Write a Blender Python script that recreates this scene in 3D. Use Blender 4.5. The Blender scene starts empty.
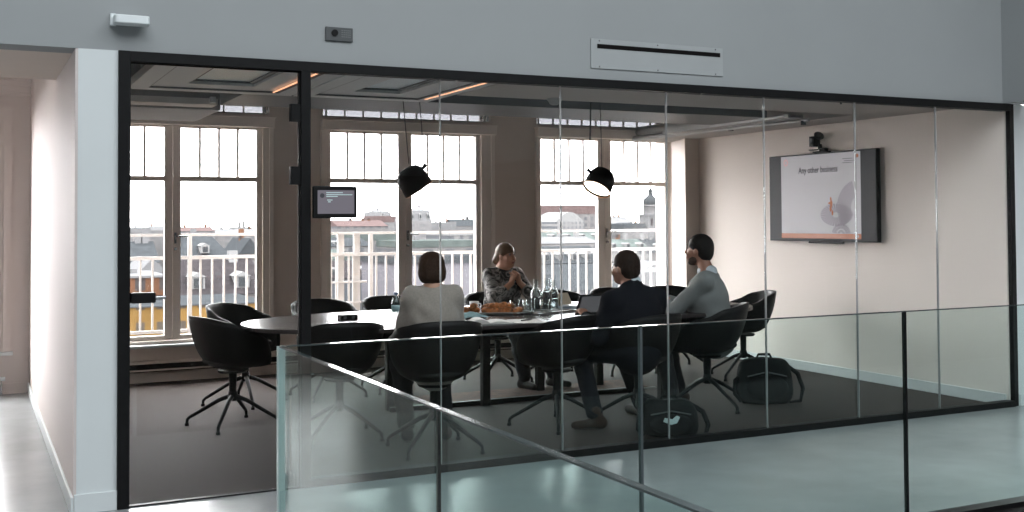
import bpy, math, random
import numpy as np
from mathutils import Vector, Matrix
random.seed(7)
PI = math.pi
S = bpy.context.scene
COL = S.collection

# ------------------------------------------------------------------ helpers
class MB:
    def __init__(self): self.v, self.f, self.s = [], [], []
    def add(self, vs, fs, smooth=False):
        b = len(self.v); self.v += [tuple(p) for p in vs]
        self.f += [tuple(b + i for i in q) for q in fs]; self.s += [smooth] * len(fs); return self
    def box(self, x0, x1, y0, y1, z0, z1):
        vs = [(x, y, z) for z in (z0, z1) for y in (y0, y1) for x in (x0, x1)]
        return self.add(vs, [(0, 2, 3, 1), (4, 5, 7, 6), (0, 1, 5, 4), (2, 6, 7, 3), (0, 4, 6, 2), (1, 3, 7, 5)])
    def rbox(self, x0, x1, y0, y1, z0, z1, r=.01, n=3):
        # box with rounded vertical corners
        pts = []
        for cx, cy, a0 in ((x1-r, y1-r, 0), (x0+r, y1-r, 90), (x0+r, y0+r, 180), (x1-r, y0+r, 270)):
            for k in range(n+1):
                a = math.radians(a0 + 90*k/n); pts.append((cx+r*math.cos(a), cy+r*math.sin(a)))
        return self.prism(pts, z0, z1)
    def prism(self, pts, z0, z1):
        n = len(pts); vs = [(x, y, z0) for x, y in pts] + [(x, y, z1) for x, y in pts]
        fs = [tuple(range(n-1, -1, -1)), tuple(range(n, 2*n))] + [(i, (i+1) % n, n+(i+1) % n, n+i) for i in range(n)]
        return self.add(vs, fs)
    def prism_y(self, pts, y0, y1):
        # pts are (x, z), extruded along y
        n = len(pts); vs = [(x, y0, z) for x, z in pts] + [(x, y1, z) for x, z in pts]
        fs = [tuple(range(n)), tuple(range(2*n-1, n-1, -1))] + [(i, n+i, n+(i+1) % n, (i+1) % n) for i in range(n)]
        return self.add(vs, fs)
    def prism_x(self, pts, x0, x1):
        n = len(pts); vs = [(x0, y, z) for y, z in pts] + [(x1, y, z) for y, z in pts]
        fs = [tuple(range(n-1, -1, -1)), tuple(range(n, 2*n))] + [(i, (i+1) % n, n+(i+1) % n, n+i) for i in range(n)]
        return self.add(vs, fs)
    def cyl(self, p0, p1, r0, r1=None, n=14, caps=True):
        r1 = r0 if r1 is None else r1
        p0, p1 = Vector(p0), Vector(p1); d = (p1-p0).normalized()
        a = d.orthogonal().normalized(); b = d.cross(a)
        vs = []
        for p, r in ((p0, r0), (p1, r1)):
            for k in range(n):
                t = 2*PI*k/n; vs.append(p + (a*math.cos(t) + b*math.sin(t))*r)
        self.add(vs, [(k, (k+1) % n, n+(k+1) % n, n+k) for k in range(n)], True)
        if caps:
            self.add(vs[:n], [tuple(range(n-1, -1, -1))]); self.add(vs[n:], [tuple(range(n))])
        return self
    def tube(self, pts, r, n=8):
        pts = [Vector(p) for p in pts]; rs = r if isinstance(r, (list, tuple)) else [r]*len(pts)
        vs = []; a = None
        for i, p in enumerate(pts):
            d = (pts[min(i+1, len(pts)-1)] - pts[max(i-1, 0)]).normalized()
            if a is None: a = d.orthogonal().normalized()
            a = (a - d*a.dot(d)).normalized(); b = d.cross(a)
            for k in range(n):
                t = 2*PI*k/n; vs.append(p + (a*math.cos(t)+b*math.sin(t))*rs[i])
        m = len(pts)
        fs = [(i*n+k, i*n+(k+1) % n, (i+1)*n+(k+1) % n, (i+1)*n+k) for i in range(m-1) for k in range(n)]
        self.add(vs, fs, True)
        self.add(vs[:n], [tuple(range(n-1, -1, -1))]); self.add(vs[-n:], [tuple(range(n))])
        return self
    def lathe(self, prof, n=24, c=(0, 0, 0), axis=None, caps=True):
        # prof: list of (radius, height)
        M = Matrix.Identity(3) if axis is None else Vector((0, 0, 1)).rotation_difference(Vector(axis)).to_matrix()
        c = Vector(c); vs = []
        for r, h in prof:
            for k in range(n):
                t = 2*PI*k/n; vs.append(c + M @ Vector((r*math.cos(t), r*math.sin(t), h)))
        m = len(prof)
        self.add(vs, [(i*n+k, i*n+(k+1) % n, (i+1)*n+(k+1) % n, (i+1)*n+k) for i in range(m-1) for k in range(n)], True)
        if not caps: return self
        if prof[0][0] > 1e-4: self.add(vs[:n], [tuple(range(n-1, -1, -1))])
        if prof[-1][0] > 1e-4: self.add(vs[-n:], [tuple(range(n))])
        return self
    def ell(self, c, r, n=12, m=8, rot=None):
        c = Vector(c); R = rot or Matrix.Identity(3); vs = []
        for i in range(m+1):
            p = PI*i/m
            for k in range(n):
                t = 2*PI*k/n
                vs.append(c + R @ Vector((r[0]*math.sin(p)*math.cos(t), r[1]*math.sin(p)*math.sin(t), -r[2]*math.cos(p))))
        return self.add(vs, [(i*n+k, i*n+(k+1) % n, (i+1)*n+(k+1) % n, (i+1)*n+k) for i in range(m) for k in range(n)], True)
    def build(self, name, mat, parent=None, loc=None, rotz=0, bevel=0):
        me = bpy.data.meshes.new(name); me.from_pydata(self.v, [], self.f)
        me.polygons.foreach_set('use_smooth', self.s); me.materials.append(mat); me.update()
        o = bpy.data.objects.new(name, me); COL.objects.link(o)
        if parent is not None: o.parent = parent
        if loc is not None: o.location = loc
        o.rotation_euler = (0, 0, rotz)
        if bevel:
            b = o.modifiers.new('bevel', 'BEVEL'); b.width = bevel; b.segments = 2; b.limit_method = 'ANGLE'
        return o

def tag(o, label=None, cat=None, group=None, kind=None):
    if label: o['label'] = label
    if cat: o['category'] = cat
    if group: o['group'] = group
    if kind: o['kind'] = kind
    return o
def thing(name, label, cat, loc=(0, 0, 0), rotz=0, group=None, kind=None):
    o = bpy.data.objects.new(name, None); COL.objects.link(o); o.empty_display_size = .1
    o.location = loc; o.rotation_euler = (0, 0, rotz)
    return tag(o, label, cat, group, kind)
def struct(o, label=None, cat=None): return tag(o, label, cat, None, 'structure')
def dup(root, loc, rotz=0, label=None, group=None, scale=None):
    r = root.copy(); COL.objects.link(r); r.location = loc; r.rotation_euler = (0, 0, rotz)
    if label: r['label'] = label
    if group: r['group'] = group
    if scale: r.scale = scale
    for ch in list(root.children):
        c = ch.copy(); COL.objects.link(c); c.parent = r
        for g in ch.children:
            d = g.copy(); COL.objects.link(d); d.parent = c
    return r
def text(body, size, mat, parent, loc, rot=(PI/2, 0, 0), name='lettering', align='LEFT', sx=1):
    cu = bpy.data.curves.new(name, 'FONT'); cu.body = body; cu.size = size; cu.extrude = .0008
    cu.align_x = align; cu.materials.append(mat)
    o = bpy.data.objects.new(name, cu); COL.objects.link(o); o.parent = parent; o.location = loc; o.rotation_euler = rot
    o.scale = (sx, 1, 1)
    me = bpy.data.meshes.new_from_object(o); me.name = name; me.materials.clear(); me.materials.append(mat)
    q = bpy.data.objects.new(name, me); COL.objects.link(q); q.parent = parent; q.location = loc; q.rotation_euler = rot; q.scale = (sx, 1, 1)
    bpy.data.objects.remove(o); bpy.data.curves.remove(cu); q.name = name
    return q

# ------------------------------------------------------------------ materials
def mat(name, col, rough=.6, metal=0, spec=.5, var=.06, scale=8, bump=0, bscale=80, emit=None, es=1, coat=0, stretch=(1, 1, 1), sheen=0):
    m = bpy.data.materials.new(name); m.use_nodes = True; nt = m.node_tree; N = nt.nodes; L = nt.links
    b = N['Principled BSDF']; tc = N.new('ShaderNodeTexCoord'); mp = N.new('ShaderNodeMapping')
    mp.inputs['Scale'].default_value = stretch; L.new(tc.outputs['Object'], mp.inputs[0])
    nz = N.new('ShaderNodeTexNoise'); nz.inputs['Scale'].default_value = scale; nz.inputs['Detail'].default_value = 4
    L.new(mp.outputs[0], nz.inputs['Vector'])
    rp = N.new('ShaderNodeValToRGB')
    rp.color_ramp.elements[0].position = .3; rp.color_ramp.elements[1].position = .7
    rp.color_ramp.elements[0].color = (*[max(0, c*(1-var)) for c in col], 1)
    rp.color_ramp.elements[1].color = (*[min(1, c*(1+var)) for c in col], 1)
    L.new(nz.outputs['Fac'], rp.inputs[0]); L.new(rp.outputs[0], b.inputs['Base Color'])
    b.inputs['Roughness'].default_value = rough; b.inputs['Metallic'].default_value = metal
    b.inputs['Specular IOR Level'].default_value = spec; b.inputs['Coat Weight'].default_value = coat
    b.inputs['Sheen Weight'].default_value = sheen
    if bump:
        n2 = N.new('ShaderNodeTexNoise'); n2.inputs['Scale'].default_value = bscale; n2.inputs['Detail'].default_value = 3
        L.new(mp.outputs[0], n2.inputs['Vector'])
        bp = N.new('ShaderNodeBump'); bp.inputs['Strength'].default_value = bump; bp.inputs['Distance'].default_value = .01
        L.new(n2.outputs['Fac'], bp.inputs['Height']); L.new(bp.outputs[0], b.inputs['Normal'])
    if emit:
        b.inputs['Emission Color'].default_value = (*emit, 1); b.inputs['Emission Strength'].default_value = es
    return m

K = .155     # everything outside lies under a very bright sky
def glass(name, tint, refl=1.0, rough=0.0, f0=.04):
    m = bpy.data.materials.new(name); m.use_nodes = True; nt = m.node_tree; N = nt.nodes; L = nt.links
    for n in list(N): N.remove(n)
    out = N.new('ShaderNodeOutputMaterial'); mx = N.new('ShaderNodeMixShader')
    tr = N.new('ShaderNodeBsdfTransparent'); tr.inputs[0].default_value = (*tint, 1)
    gl = N.new('ShaderNodeBsdfGlossy'); gl.inputs['Roughness'].default_value = rough; gl.inputs[0].default_value = (.95, 1, .99, 1)
    ge = N.new('ShaderNodeNewGeometry'); dt = N.new('ShaderNodeVectorMath'); dt.operation = 'DOT_PRODUCT'
    L.new(ge.outputs['Normal'], dt.inputs[0]); L.new(ge.outputs['Incoming'], dt.inputs[1])
    def mth(op, a, b=None):
        n = N.new('ShaderNodeMath'); n.operation = op
        for i, q in enumerate((a, b)):
            if q is None: continue
            if isinstance(q, (int, float)): n.inputs[i].default_value = q
            else: L.new(q, n.inputs[i])
        return n.outputs[0]
    c = mth('ABSOLUTE', dt.outputs['Value']); s = mth('SUBTRACT', 1, c); p = mth('POWER', s, 5)
    F = mth('MULTIPLY', mth('ADD', mth('MULTIPLY', p, 1-f0), f0), refl)
    L.new(F, mx.inputs[0]); L.new(tr.outputs[0], mx.inputs[1]); L.new(gl.outputs[0], mx.inputs[2]); L.new(mx.outputs[0], out.inputs[0])
    return m

M_grey = mat('grey_paint', (.33, .345, .35), .75, var=.02, scale=1.5, bump=.03, bscale=160)
M_white = mat('white_paint', (.70, .735, .74), .6, var=.015, scale=2, bump=.02, bscale=160)
M_cream = mat('cream_paint', (.74, .67, .61), .7, var=.02, scale=1.5, bump=.03, bscale=150)
M_tvwall = mat('warm_white_paint', (.90, .82, .755), .7, var=.015, scale=1.2, bump=.03, bscale=150)
M_taupe = mat('taupe_paint', (.76, .665, .59), .7, var=.03, scale=1.5, bump=.03)
M_hall = mat('hall_paint', (.70, .63, .60), .65, var=.02, scale=1.4)
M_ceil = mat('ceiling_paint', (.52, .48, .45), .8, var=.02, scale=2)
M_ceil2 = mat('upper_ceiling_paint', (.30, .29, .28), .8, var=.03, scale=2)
M_beam = mat('beam_paint', (.10, .105, .11), .45, var=.03, scale=2)
M_raft = mat('ceiling_panel_white', (.62, .64, .63), .5, var=.02, scale=3)
M_raftin = mat('ceiling_panel_inlay', (.60, .72, .74), .35, var=.02, scale=3)
M_frame = mat('window_frame_paint', (.92, .84, .77), .45, var=.02, scale=4)
M_black = mat('black_powder_coat', (.007, .007, .0075), .5, var=.15, scale=20, spec=.18)
M_blackm = mat('black_steel', (.014, .013, .013), .35, metal=.3, var=.1, scale=20)
M_shell = mat('black_chair_shell', (.0055, .005, .005), .5, spec=.22, var=.2, scale=15, bump=.08, bscale=220)
M_cush = mat('black_wool_cushion', (.010, .009, .009), .9, var=.25, scale=120, bump=.2, bscale=300)
M_table = mat('dark_table_laminate', (.038, .031, .031), .25, var=.1, scale=6, stretch=(1, 5, 1), spec=.32)
M_seam = mat('silicone_seam', (.34, .35, .35), .3, var=.02)
M_glass = glass('clear_partition_glass', (.955, .965, .965), .62)
M_bal = glass('green_tinted_glass', (.875, .94, .928), .55)
M_baledge = mat('glass_edge_green', (.05, .065, .065), .10, var=.06, spec=.8, scale=14)
M_balcorner = mat('glass_corner_green', (.42, .52, .51), .15, var=.06, spec=.8, scale=14)
M_pane = glass('window_pane_glass', (.97, .97, .975), .8)
M_frost = glass('transom_glass', (.185, .188, .196), 1.0)
M_dark = mat('dark_void', (.007, .006, .006), .8, spec=.1)
M_chrome = mat('brushed_steel', (.5, .5, .5), .25, metal=1, var=.05, scale=40)
M_cable = mat('black_cable', (.02, .02, .02), .5)
M_lampin = mat('lamp_diffuser', (.9, .85, .75), .5, emit=(1, .86, .68), es=9)
M_led = mat('led_strip', (.9, .5, .3), .5, emit=(1, .47, .25), es=1.6)
M_plastic = mat('white_plastic', (.78, .82, .83), .4, var=.02)
M_dgrey = mat('dark_grey_plastic', (.07, .075, .078), .45, var=.05)
M_pipe = mat('galvanised_pipe', (.42, .42, .41), .4, metal=.5, var=.06)

def concrete(name, c0, c1, rough):
    m = mat(name, c0, rough, var=0, spec=.6); nt = m.node_tree; N = nt.nodes; L = nt.links; b = N['Principled BSDF']
    tc = N.new('ShaderNodeTexCoord'); n1 = N.new('ShaderNodeTexNoise'); n1.inputs['Scale'].default_value = 1.1; n1.inputs['Detail'].default_value = 9
    n1.inputs['Roughness'].default_value = .62
    L.new(tc.outputs['Object'], n1.inputs['Vector'])
    r = N.new('ShaderNodeValToRGB'); r.color_ramp.elements[0].position = .3; r.color_ramp.elements[1].position = .72
    r.color_ramp.elements[0].color = (*c0, 1); r.color_ramp.elements[1].color = (*c1, 1)
    L.new(n1.outputs['Fac'], r.inputs[0]); L.new(r.outputs[0], b.inputs['Base Color'])
    r2 = N.new('ShaderNodeMapRange'); r2.inputs['To Min'].default_value = rough*.9; r2.inputs['To Max'].default_value = rough*1.15
    L.new(n1.outputs['Fac'], r2.inputs['Value']); L.new(r2.outputs[0], b.inputs['Roughness'])
    return m
M_conc = concrete('polished_concrete', (.30, .31, .315), (.42, .435, .44), .22)
M_carpet = mat('room_floor_covering', (.058, .047, .043), .8, var=.12, scale=60, bump=.1, bscale=400, spec=.08)
# ------------------------------------------------------------------ the building shell
G = 5.976           # plane of the glass partition
W = 10.57           # inner face of the window wall
TVX = 7.275         # inner face of the wall with the screen
# floors
struct(MB().box(-4.5, 1.06, -7, G, -.3, 0).box(1.06, 10.5, 4.0, G, -.3, 0).box(-4.5, .60, G, 10.46, -.3, 0).build('floor', M_conc),
       'pale polished concrete floor of the hall', 'floor')
struct(MB().box(.60, 8.0, G, 10.85, -.3, 0.0).build('floor', M_carpet), 'dark taupe floor inside the meeting room', 'floor')
struct(MB().box(-4.5, 10.5, -7, 4.0, -3.6, -3.3).build('floor', M_dark), 'dark floor at the bottom of the open void', 'floor')
# black edge of the floor opening
struct(MB().box(1.06, 10.5, 3.93, 4.0, -.35, .012).build('trim_1', M_black), 'black edge strip of the floor opening', 'trim')
struct(MB().box(1.06, 10.5, 3.75, 3.93, -3.3, -.012).box(1.00, 1.06, -7, 3.93, -3.3, -.012).build('wall_void', M_dark), 'dark wall below the floor opening', 'wall')

# gray upper wall and side bulkhead
ub = MB().box(-4.5, 7.217, G, G+.2, 2.352, 6.5).box(7.217, 7.42, -7, G+.2, 2.352, 6.5)
struct(ub.build('wall_front', M_grey), 'pale grey upper wall above the glass partition', 'wall')
# white pillar / hall side wall
struct(MB().box(.495, .688, G, G+.12, 0, 2.352).build('wall_pillar', M_white), 'white end face of the wall left of the glass partition', 'wall')
struct(MB().box(.482, .688, G+.004, 10.57, 0, 2.75).build('wall_left', M_hall), 'long hall wall left of the meeting room', 'wall')
bb = MB().box(.484, .712, G-.014, G+.0, 0, .098).box(.468, .482, G-.014, 10.45, 0, .085)
struct(bb.build('baseboard_left', M_white, bevel=.003), 'white baseboard around the wall end', 'baseboard')
# wall right of partition
struct(MB().box(7.336, 8.6, G, G+.2, 0, 2.352).build('wall_right', M_white), 'white wall strip right of the glass partition', 'wall')
struct(MB().box(7.345, 8.6, G-.014, G, 0, .09).build('baseboard_right', M_white, bevel=.003), 'white baseboard right of the glass partition', 'baseboard')
# hall soffit and higher hall ceiling
struct(MB().box(-4.5, .482, G+.2, 7.36, 2.352, 2.5).build('ceiling_hall', M_taupe), 'low taupe hall ceiling beside the meeting room', 'ceiling')
struct(MB().box(-4.5, .482, 7.36, 10.6, 2.75, 2.9).build('ceiling_hall_back', M_taupe), 'higher ceiling at the end of the hall', 'ceiling')
# hall end wall with window opening
he = MB().box(.22, .482, 10.46, 10.7, 0, 2.75).box(-4.5, -1.4, 10.46, 10.7, 0, 2.75).box(-1.4, .22, 10.46, 10.7, 0, .36).box(-1.4, .22, 10.46, 10.7, 2.36, 2.75)
struct(he.build('wall_hall_end', M_hall), 'end wall of the hall with a window', 'wall')
cn = MB()
for k, (z0, z1, d) in enumerate(((2.57, 2.60, .03), (2.60, 2.65, .055), (2.65, 2.70, .08), (2.70, 2.75, .12))): cn.box(-4.5, .482, 10.46-d, 10.46, z0, z1)
struct(cn.build('trim_2', M_hall), 'stepped cornice at the end of the hall', 'trim')
w = thing('window_1', 'cream framed window at the end of the hall', 'window', kind='structure')
fr = MB().box(.20, .335, 10.42, 10.46, .366, 2.36).box(-1.5, .335, 10.415, 10.46, 2.36, 2.48).box(.27, .30, 10.40, 10.42, .38, 2.36).box(.21, .24, 10.405, 10.42, .38, 2.36)
fr.build('window_frame', M_hall, w)
MB().box(-1.5, .35, 10.38, 10.46, .335, .365).build('window_sill', M_white, w, bevel=.004)
MB().box(-1.4, .22, 10.55, 10.56, .36, 2.36).build('window_pane', M_pane, w)
struct(MB().box(-4.5, .468, 10.44, 10.46, 0, .09).build('baseboard_hall_end', M_hall), 'baseboard at the end of the hall', 'baseboard')

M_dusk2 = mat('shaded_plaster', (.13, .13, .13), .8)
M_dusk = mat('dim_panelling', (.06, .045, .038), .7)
# other atrium surfaces (behind and beside the viewer)
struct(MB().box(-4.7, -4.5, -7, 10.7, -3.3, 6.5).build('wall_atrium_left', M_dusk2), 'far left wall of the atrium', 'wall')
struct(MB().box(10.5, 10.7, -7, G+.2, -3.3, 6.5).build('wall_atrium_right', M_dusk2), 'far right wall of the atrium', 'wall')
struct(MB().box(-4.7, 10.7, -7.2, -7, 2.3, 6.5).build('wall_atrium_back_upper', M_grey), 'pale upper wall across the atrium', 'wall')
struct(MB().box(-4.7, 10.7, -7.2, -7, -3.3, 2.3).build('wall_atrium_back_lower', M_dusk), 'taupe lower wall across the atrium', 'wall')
sk = MB().box(-4.7, 10.7, -7.2, 6.3, 6.5, 6.7)
struct(sk.build('ceiling_atrium', M_grey), 'grey atrium ceiling', 'ceiling')

# ---------------- meeting room shell
# window wall with openings
wins = [(.80, 2.611), (3.139, 4.974), (5.526, 7.26)]
TR = (2.515, 2.605)
wm = MB(); xs = [.60]
for a, b in wins: xs += [a, b]
xs.append(TVX+.3)
for i in range(0, len(xs), 2): wm.box(xs[i], xs[i+1], W, W+.3, 0, 3.0)
for a, b in wins:
    wm.box(a, b, W, W+.3, 0, .345); wm.box(a, b, W, W+.3, 2.40, TR[0]); wm.box(a, b, W, W+.3, TR[1], 3.0)
struct(wm.build('wall_back', M_taupe), 'taupe window wall of the meeting room', 'wall')
struct(MB().box(TVX, TVX+.3, G+.205, 10.9, 0, 2.9).box(TVX, 7.334, G+.036, G+.205, 0, 2.35).build('wall_screen', M_tvwall), 'warm white wall carrying the screen', 'wall')
struct(MB().prism([(7.085, 10.03), (7.274, 10.03), (7.274, 10.57), (7.262, 10.57)], 0, 2.74).build('wall_pier', M_cream), 'splayed pier in the corner beside the last window', 'wall')
# ceilings
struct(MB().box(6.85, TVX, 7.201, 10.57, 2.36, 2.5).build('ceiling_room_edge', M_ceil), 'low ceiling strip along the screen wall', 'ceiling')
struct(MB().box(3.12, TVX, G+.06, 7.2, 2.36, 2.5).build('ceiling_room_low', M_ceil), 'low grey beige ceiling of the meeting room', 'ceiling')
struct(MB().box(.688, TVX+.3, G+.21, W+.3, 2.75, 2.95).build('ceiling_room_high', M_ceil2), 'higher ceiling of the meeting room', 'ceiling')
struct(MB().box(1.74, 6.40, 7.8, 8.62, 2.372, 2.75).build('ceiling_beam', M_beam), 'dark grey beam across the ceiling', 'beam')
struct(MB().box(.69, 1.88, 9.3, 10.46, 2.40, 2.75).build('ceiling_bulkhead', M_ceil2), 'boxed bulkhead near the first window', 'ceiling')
# skirting inside room
struct(MB().box(TVX-.016, TVX, G+.06, 10.03, 0, .088).build('baseboard_screen', M_white, bevel=.003), 'white baseboard below the screen wall', 'baseboard')
struct(MB().box(.69, 7.09, W-.018, W, 0, .10).build('baseboard_back', M_taupe, bevel=.003), 'taupe baseboard under the windows', 'baseboard')

# ---------------- windows of the meeting room
def room_window(idx, a, b, leaves, zb, label):
    w = thing('window_%d' % idx, label, 'window', kind='structure')
    zt = 2.352
    f = MB()
    f.box(a, leaves[0][0]-.052, W-.02, W+.16, zb-.05, 2.40)
    f.box(leaves[1][1]+.052, b, W-.02, W+.16, zb-.05, 2.40)
    f.box(a, b, W-.02, W+.16, zt+.03, 2.42)
    f.box(a, b, W-.03, W+.16, zb-.07, zb-.045)
    f.box(a-.03, a+.012, W-.035, W, .35, 2.40); f.box(b-.012, b+.03, W-.035, W, .35, 2.40)
    f.build('window_frame', M_frame, w, bevel=.003)
    MB().box(a-.035, b+.03, W-.12, W+.01, .322, .347).build('window_sill', M_white, w, bevel=.004)
    # pelmet box above
    MB().box(a-.03, b+.03, W-.09, W, 2.372, 2.47).box(a-.04, b+.04, W-.10, W, 2.462, 2.475).build('pelmet', M_frame, w, bevel=.003)
    mid = (leaves[0][1]+leaves[1][0])/2
    for k, (x0, x1) in enumerate(leaves):
        s = MB(); g = .05
        xl = x0-g if k == 0 else mid+.002; xr = x1+g if k == 1 else mid-.002
        s.box(xl, x0, W+.01, W+.07, zb-.04, zt+.03); s.box(x1, xr, W+.01, W+.07, zb-.04, zt+.03)
        s.box(x0, x1, W+.01, W+.07, zb-.04, zb); s.box(x0, x1, W+.01, W+.07, zt, zt+.03); s.box(x0, x1, W+.01, W+.07, 1.851, 1.897)
        for q in (1, 2, 3):
            xx = x0+(x1-x0)*q/4; s.box(xx-.011, xx+.011, W+.015, W+.065, 1.897, zt)
        sash = s.build('sash', M_frame, w)
        MB().box(x0, x1, W+.038, W+.042, zb, zt).build('pane', M_pane, sash)
    h = MB().box(mid+.012, mid+.032, W-.012, W+.01, 1.27, 1.37).cyl((mid+.022, W-.012, 1.335), (mid+.022, W-.045, 1.335), .008)
    h.cyl((mid+.016, W-.045, 1.335), (mid+.125, W-.045, 1.335), .009); h.cyl((mid+.022, W-.02, 1.22), (mid+.022, W+.01, 1.22), .014)
    h.build('window_handle', M_chrome, w)
    t = MB(); 
    for q in range(10):
        xx = a+.05+(b-a-.1)*q/9; t.box(xx-.006, xx+.006, W+.05, W+.075, TR[0], TR[1])
    t.box(a, b, W+.0, W+.1, TR[0]-.012, TR[0]); t.build('transom_bars', M_frame, w)
    MB().box(a+.001, b-.001, W+.06, W+.064, TR[0], TR[1]).build('transom_pane', M_frost, w)
room_window(2, .80, 2.611, [(.92, 1.631), (1.775, 2.485)], .42, 'tall cream double casement window seen through the glass door')
room_window(3, 3.139, 4.974, [(3.22, 3.931), (4.078, 4.799)], .385, 'tall cream double casement window behind the seated women')
room_window(4, 5.526, 7.26, [(5.575, 6.294), (6.463, 7.189)], .385, 'tall cream double casement window behind the man in the dark suit')
# low convector below windows
cv = thing('convector_heater', 'long dark slotted heater low under the windows', 'heater', (0, 0, 0))
c = MB()
c.box(.75, 7.0, W-.075, W-.019, .175, .20); c.box(.75, 7.0, W-.075, W-.065, .11, .125)
c.build('casing', M_taupe, cv)
MB().box(.76, 6.99, W-.06, W-.021, .10, .175).build('heater_core', M_dark, cv)
for x in (.9, 2.9, 4.9, 6.8): MB().box(x-.01, x+.01, W-.06, W-.03, 0, .11).build('bracket', M_dark, cv)

# ---------------- glass partition: frame, door, panes
FX0, FX1, FT = .688, 7.334, 2.352
f = MB()
f.box(FX0, FX0+.058, G-.02, G+.06, 0, FT); f.box(FX1-.045, FX1, G-.005, G+.035, 0, FT)
f.box(FX0+.058, FX1-.05, G-.02, G+.06, FT-.055, FT-.0005)
f.box(1.700, FX1-.05, G-.02, G+.06, 0, .045)
f.box(FX0+.058, 1.645, G+.0, G+.04, 0, .008)
gp = thing('window_5', 'black framed full height glass partition of the meeting room', 'glass partition', kind='structure')
f.build('partition_frame', M_black, gp, bevel=.002)
MB().box(1.645, 1.700, G-.02, G+.06, 0, FT-.055).build('door_post', M_black, gp, bevel=.002)
seams = [2.488, 3.297, 4.086, 4.888, 5.712, 6.510]
ed = [1.700] + seams + [FX1-.05]
for i in range(len(ed)-1):
    MB().box(ed[i]+(.003 if i else 0), ed[i+1]-(.003 if i < len(ed)-2 else 0), G+.012, G+.024, .045, FT-.055).build('glass_pane', M_glass, gp)
for x in seams: MB().box(x-.0019, x+.0019, G+.009, G+.027, .045, FT-.055).build('glass_seam', M_seam, gp)
dr = thing('door_1', 'black edged frameless glass door with black pull handle', 'glass door', kind='structure')
MB().box(.751, 1.638, G+.006, G+.018, .012, FT-.062).build('door_glass', M_glass, dr)
MB().box(.747, .751, G+.004, G+.02, .012, FT-.06).box(1.638, 1.6445, G+.004, G+.02, .012, FT-.06).box(.751, 1.638, G+.004, G+.02, FT-.062, FT-.056).build('door_edge', M_black, dr)
for z0, z1 in ((2.018, 2.113), (1.668, 1.768)): MB().rbox(1.588, 1.652, G-.012, G+.03, z0, z1, .008).build('door_hinge', M_black, dr)
h = MB().rbox(.752, .875, G-.035, G+.045, 1.047, 1.100, .015)
hd = h.build('door_handle', M_black, dr, bevel=.006)
MB().cyl((.875, G-.012, 1.073), (.925, G-.012, 1.073), .011).build('key_cylinder', M_chrome, hd)

# ---------------- glass balustrade
BY, BX, BH = 4.01, 1.03, 1.003
M_joint = mat('grey_joint', (.075, .09, .095), .3)
def balus(name, label, segs, axis, end_post=False):
    t = thing(name, label, 'glass balustrade', group=None)
    for (p0, p1) in segs:
        if axis == 'x':
            pn = MB().box(p0+.006, p1-.006, BY-.009, BY+.009, .0, BH).build('glass_panel', M_bal, t)
            MB().box(p0+.006, p1-.006, BY-.0095, BY+.0095, BH, BH+.0045).build('polished_edge', M_baledge, pn)
        else:
            pn = MB().box(BX-.009, BX+.009, p0+.006, p1-.006, .0, BH).build('glass_panel', M_bal, t)
            MB().box(BX-.0095, BX+.0095, p0+.006, p1-.006, BH, BH+.0045).build('polished_edge', M_baledge, pn)
    return t
bx = balus('glass_balustrade', 'green tinted glass balustrade running parallel to the meeting room', [(1.045, 2.589), (2.589, 4.123), (4.123, 5.66), (5.66, 7.2), (7.2, 8.7)], 'x')
for x in (2.589, 4.123, 5.66, 7.2): MB().box(x-.0055, x+.0055, BY-.01, BY+.01, 0, BH).build('joint', M_black if x > 3 else M_joint, bx)
MB().box(1.045, 8.7, BY-.02, BY+.02, -.02, .004).build('base_channel', M_black, bx)
by = balus('glass_balustrade', 'green tinted glass balustrade coming forward from the corner', [(BY-.012-1.5*k-1.5, BY-.012-1.5*k) for k in range(4)], 'y')
for k in (1, 2, 3): MB().box(BX-.004, BX+.004, BY-.012-1.5*k-.005, BY-.012-1.5*k+.005, 0, BH).build('joint', M_black, by)
MB().box(BX-.02, BX+.02, BY-6.2, BY-.012, -.02, .004).build('base_channel', M_black, by)
MB().box(BX-.012, BX+.0145, BY-.011, BY+.011, 0, BH+.003).build('corner_edge', M_balcorner, by)

# ---------------- ceiling rafts
def raft(x0, x1, label, led):
    t = thing('ceiling_panel', label, 'ceiling panel', (x0, G+.14, 2.36), group='stepped white ceiling panels')
    w, d = x1-x0, 7.72-(G+.14)
    def ring(a, b, z0, z1):
        m = MB(); m.box(a, w-a, a, b, z0, z1); m.box(a, w-a, d-b, d-a, z0, z1); m.box(a, b, b, d-b, z0, z1); m.box(w-b, w-a, b, d-b, z0, z1); return m
    ring(.0, .12, 0, .05).build('outer_rim', M_raft, t)
    ring(.125, .34, .012, .07).build('inner_rim', M_raft, t, bevel=.002)
    ring(.12, .125, .0, .05).build('shadow_line', M_beam, t)
    ring(.34, .375, .03, .09).build('dark_step', M_beam, t)
    MB().box(.375, w-.375, .375, d-.375, .04, .06).build('centre_tray', M_raftin, t)
    MB().box(w-led-.012, w-led, .2, d-.19, -.004, -.0002).build('led_strip', M_led, t)
    r = MB()
    for (a, b) in ((.08, .08), (w-.08, .08), (.08, d-.08), (w-.08, d-.08)): r.cyl((a, b, .05), (a, b, .389), .004)
    r.build('suspension_rod', M_pipe, t)
    return t
raft(.945, 2.055, 'stepped white hanging ceiling panel above the glass door', .165)
raft(2.075, 3.10, 'stepped white hanging ceiling panel just left of the plain ceiling', .083)
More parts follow.
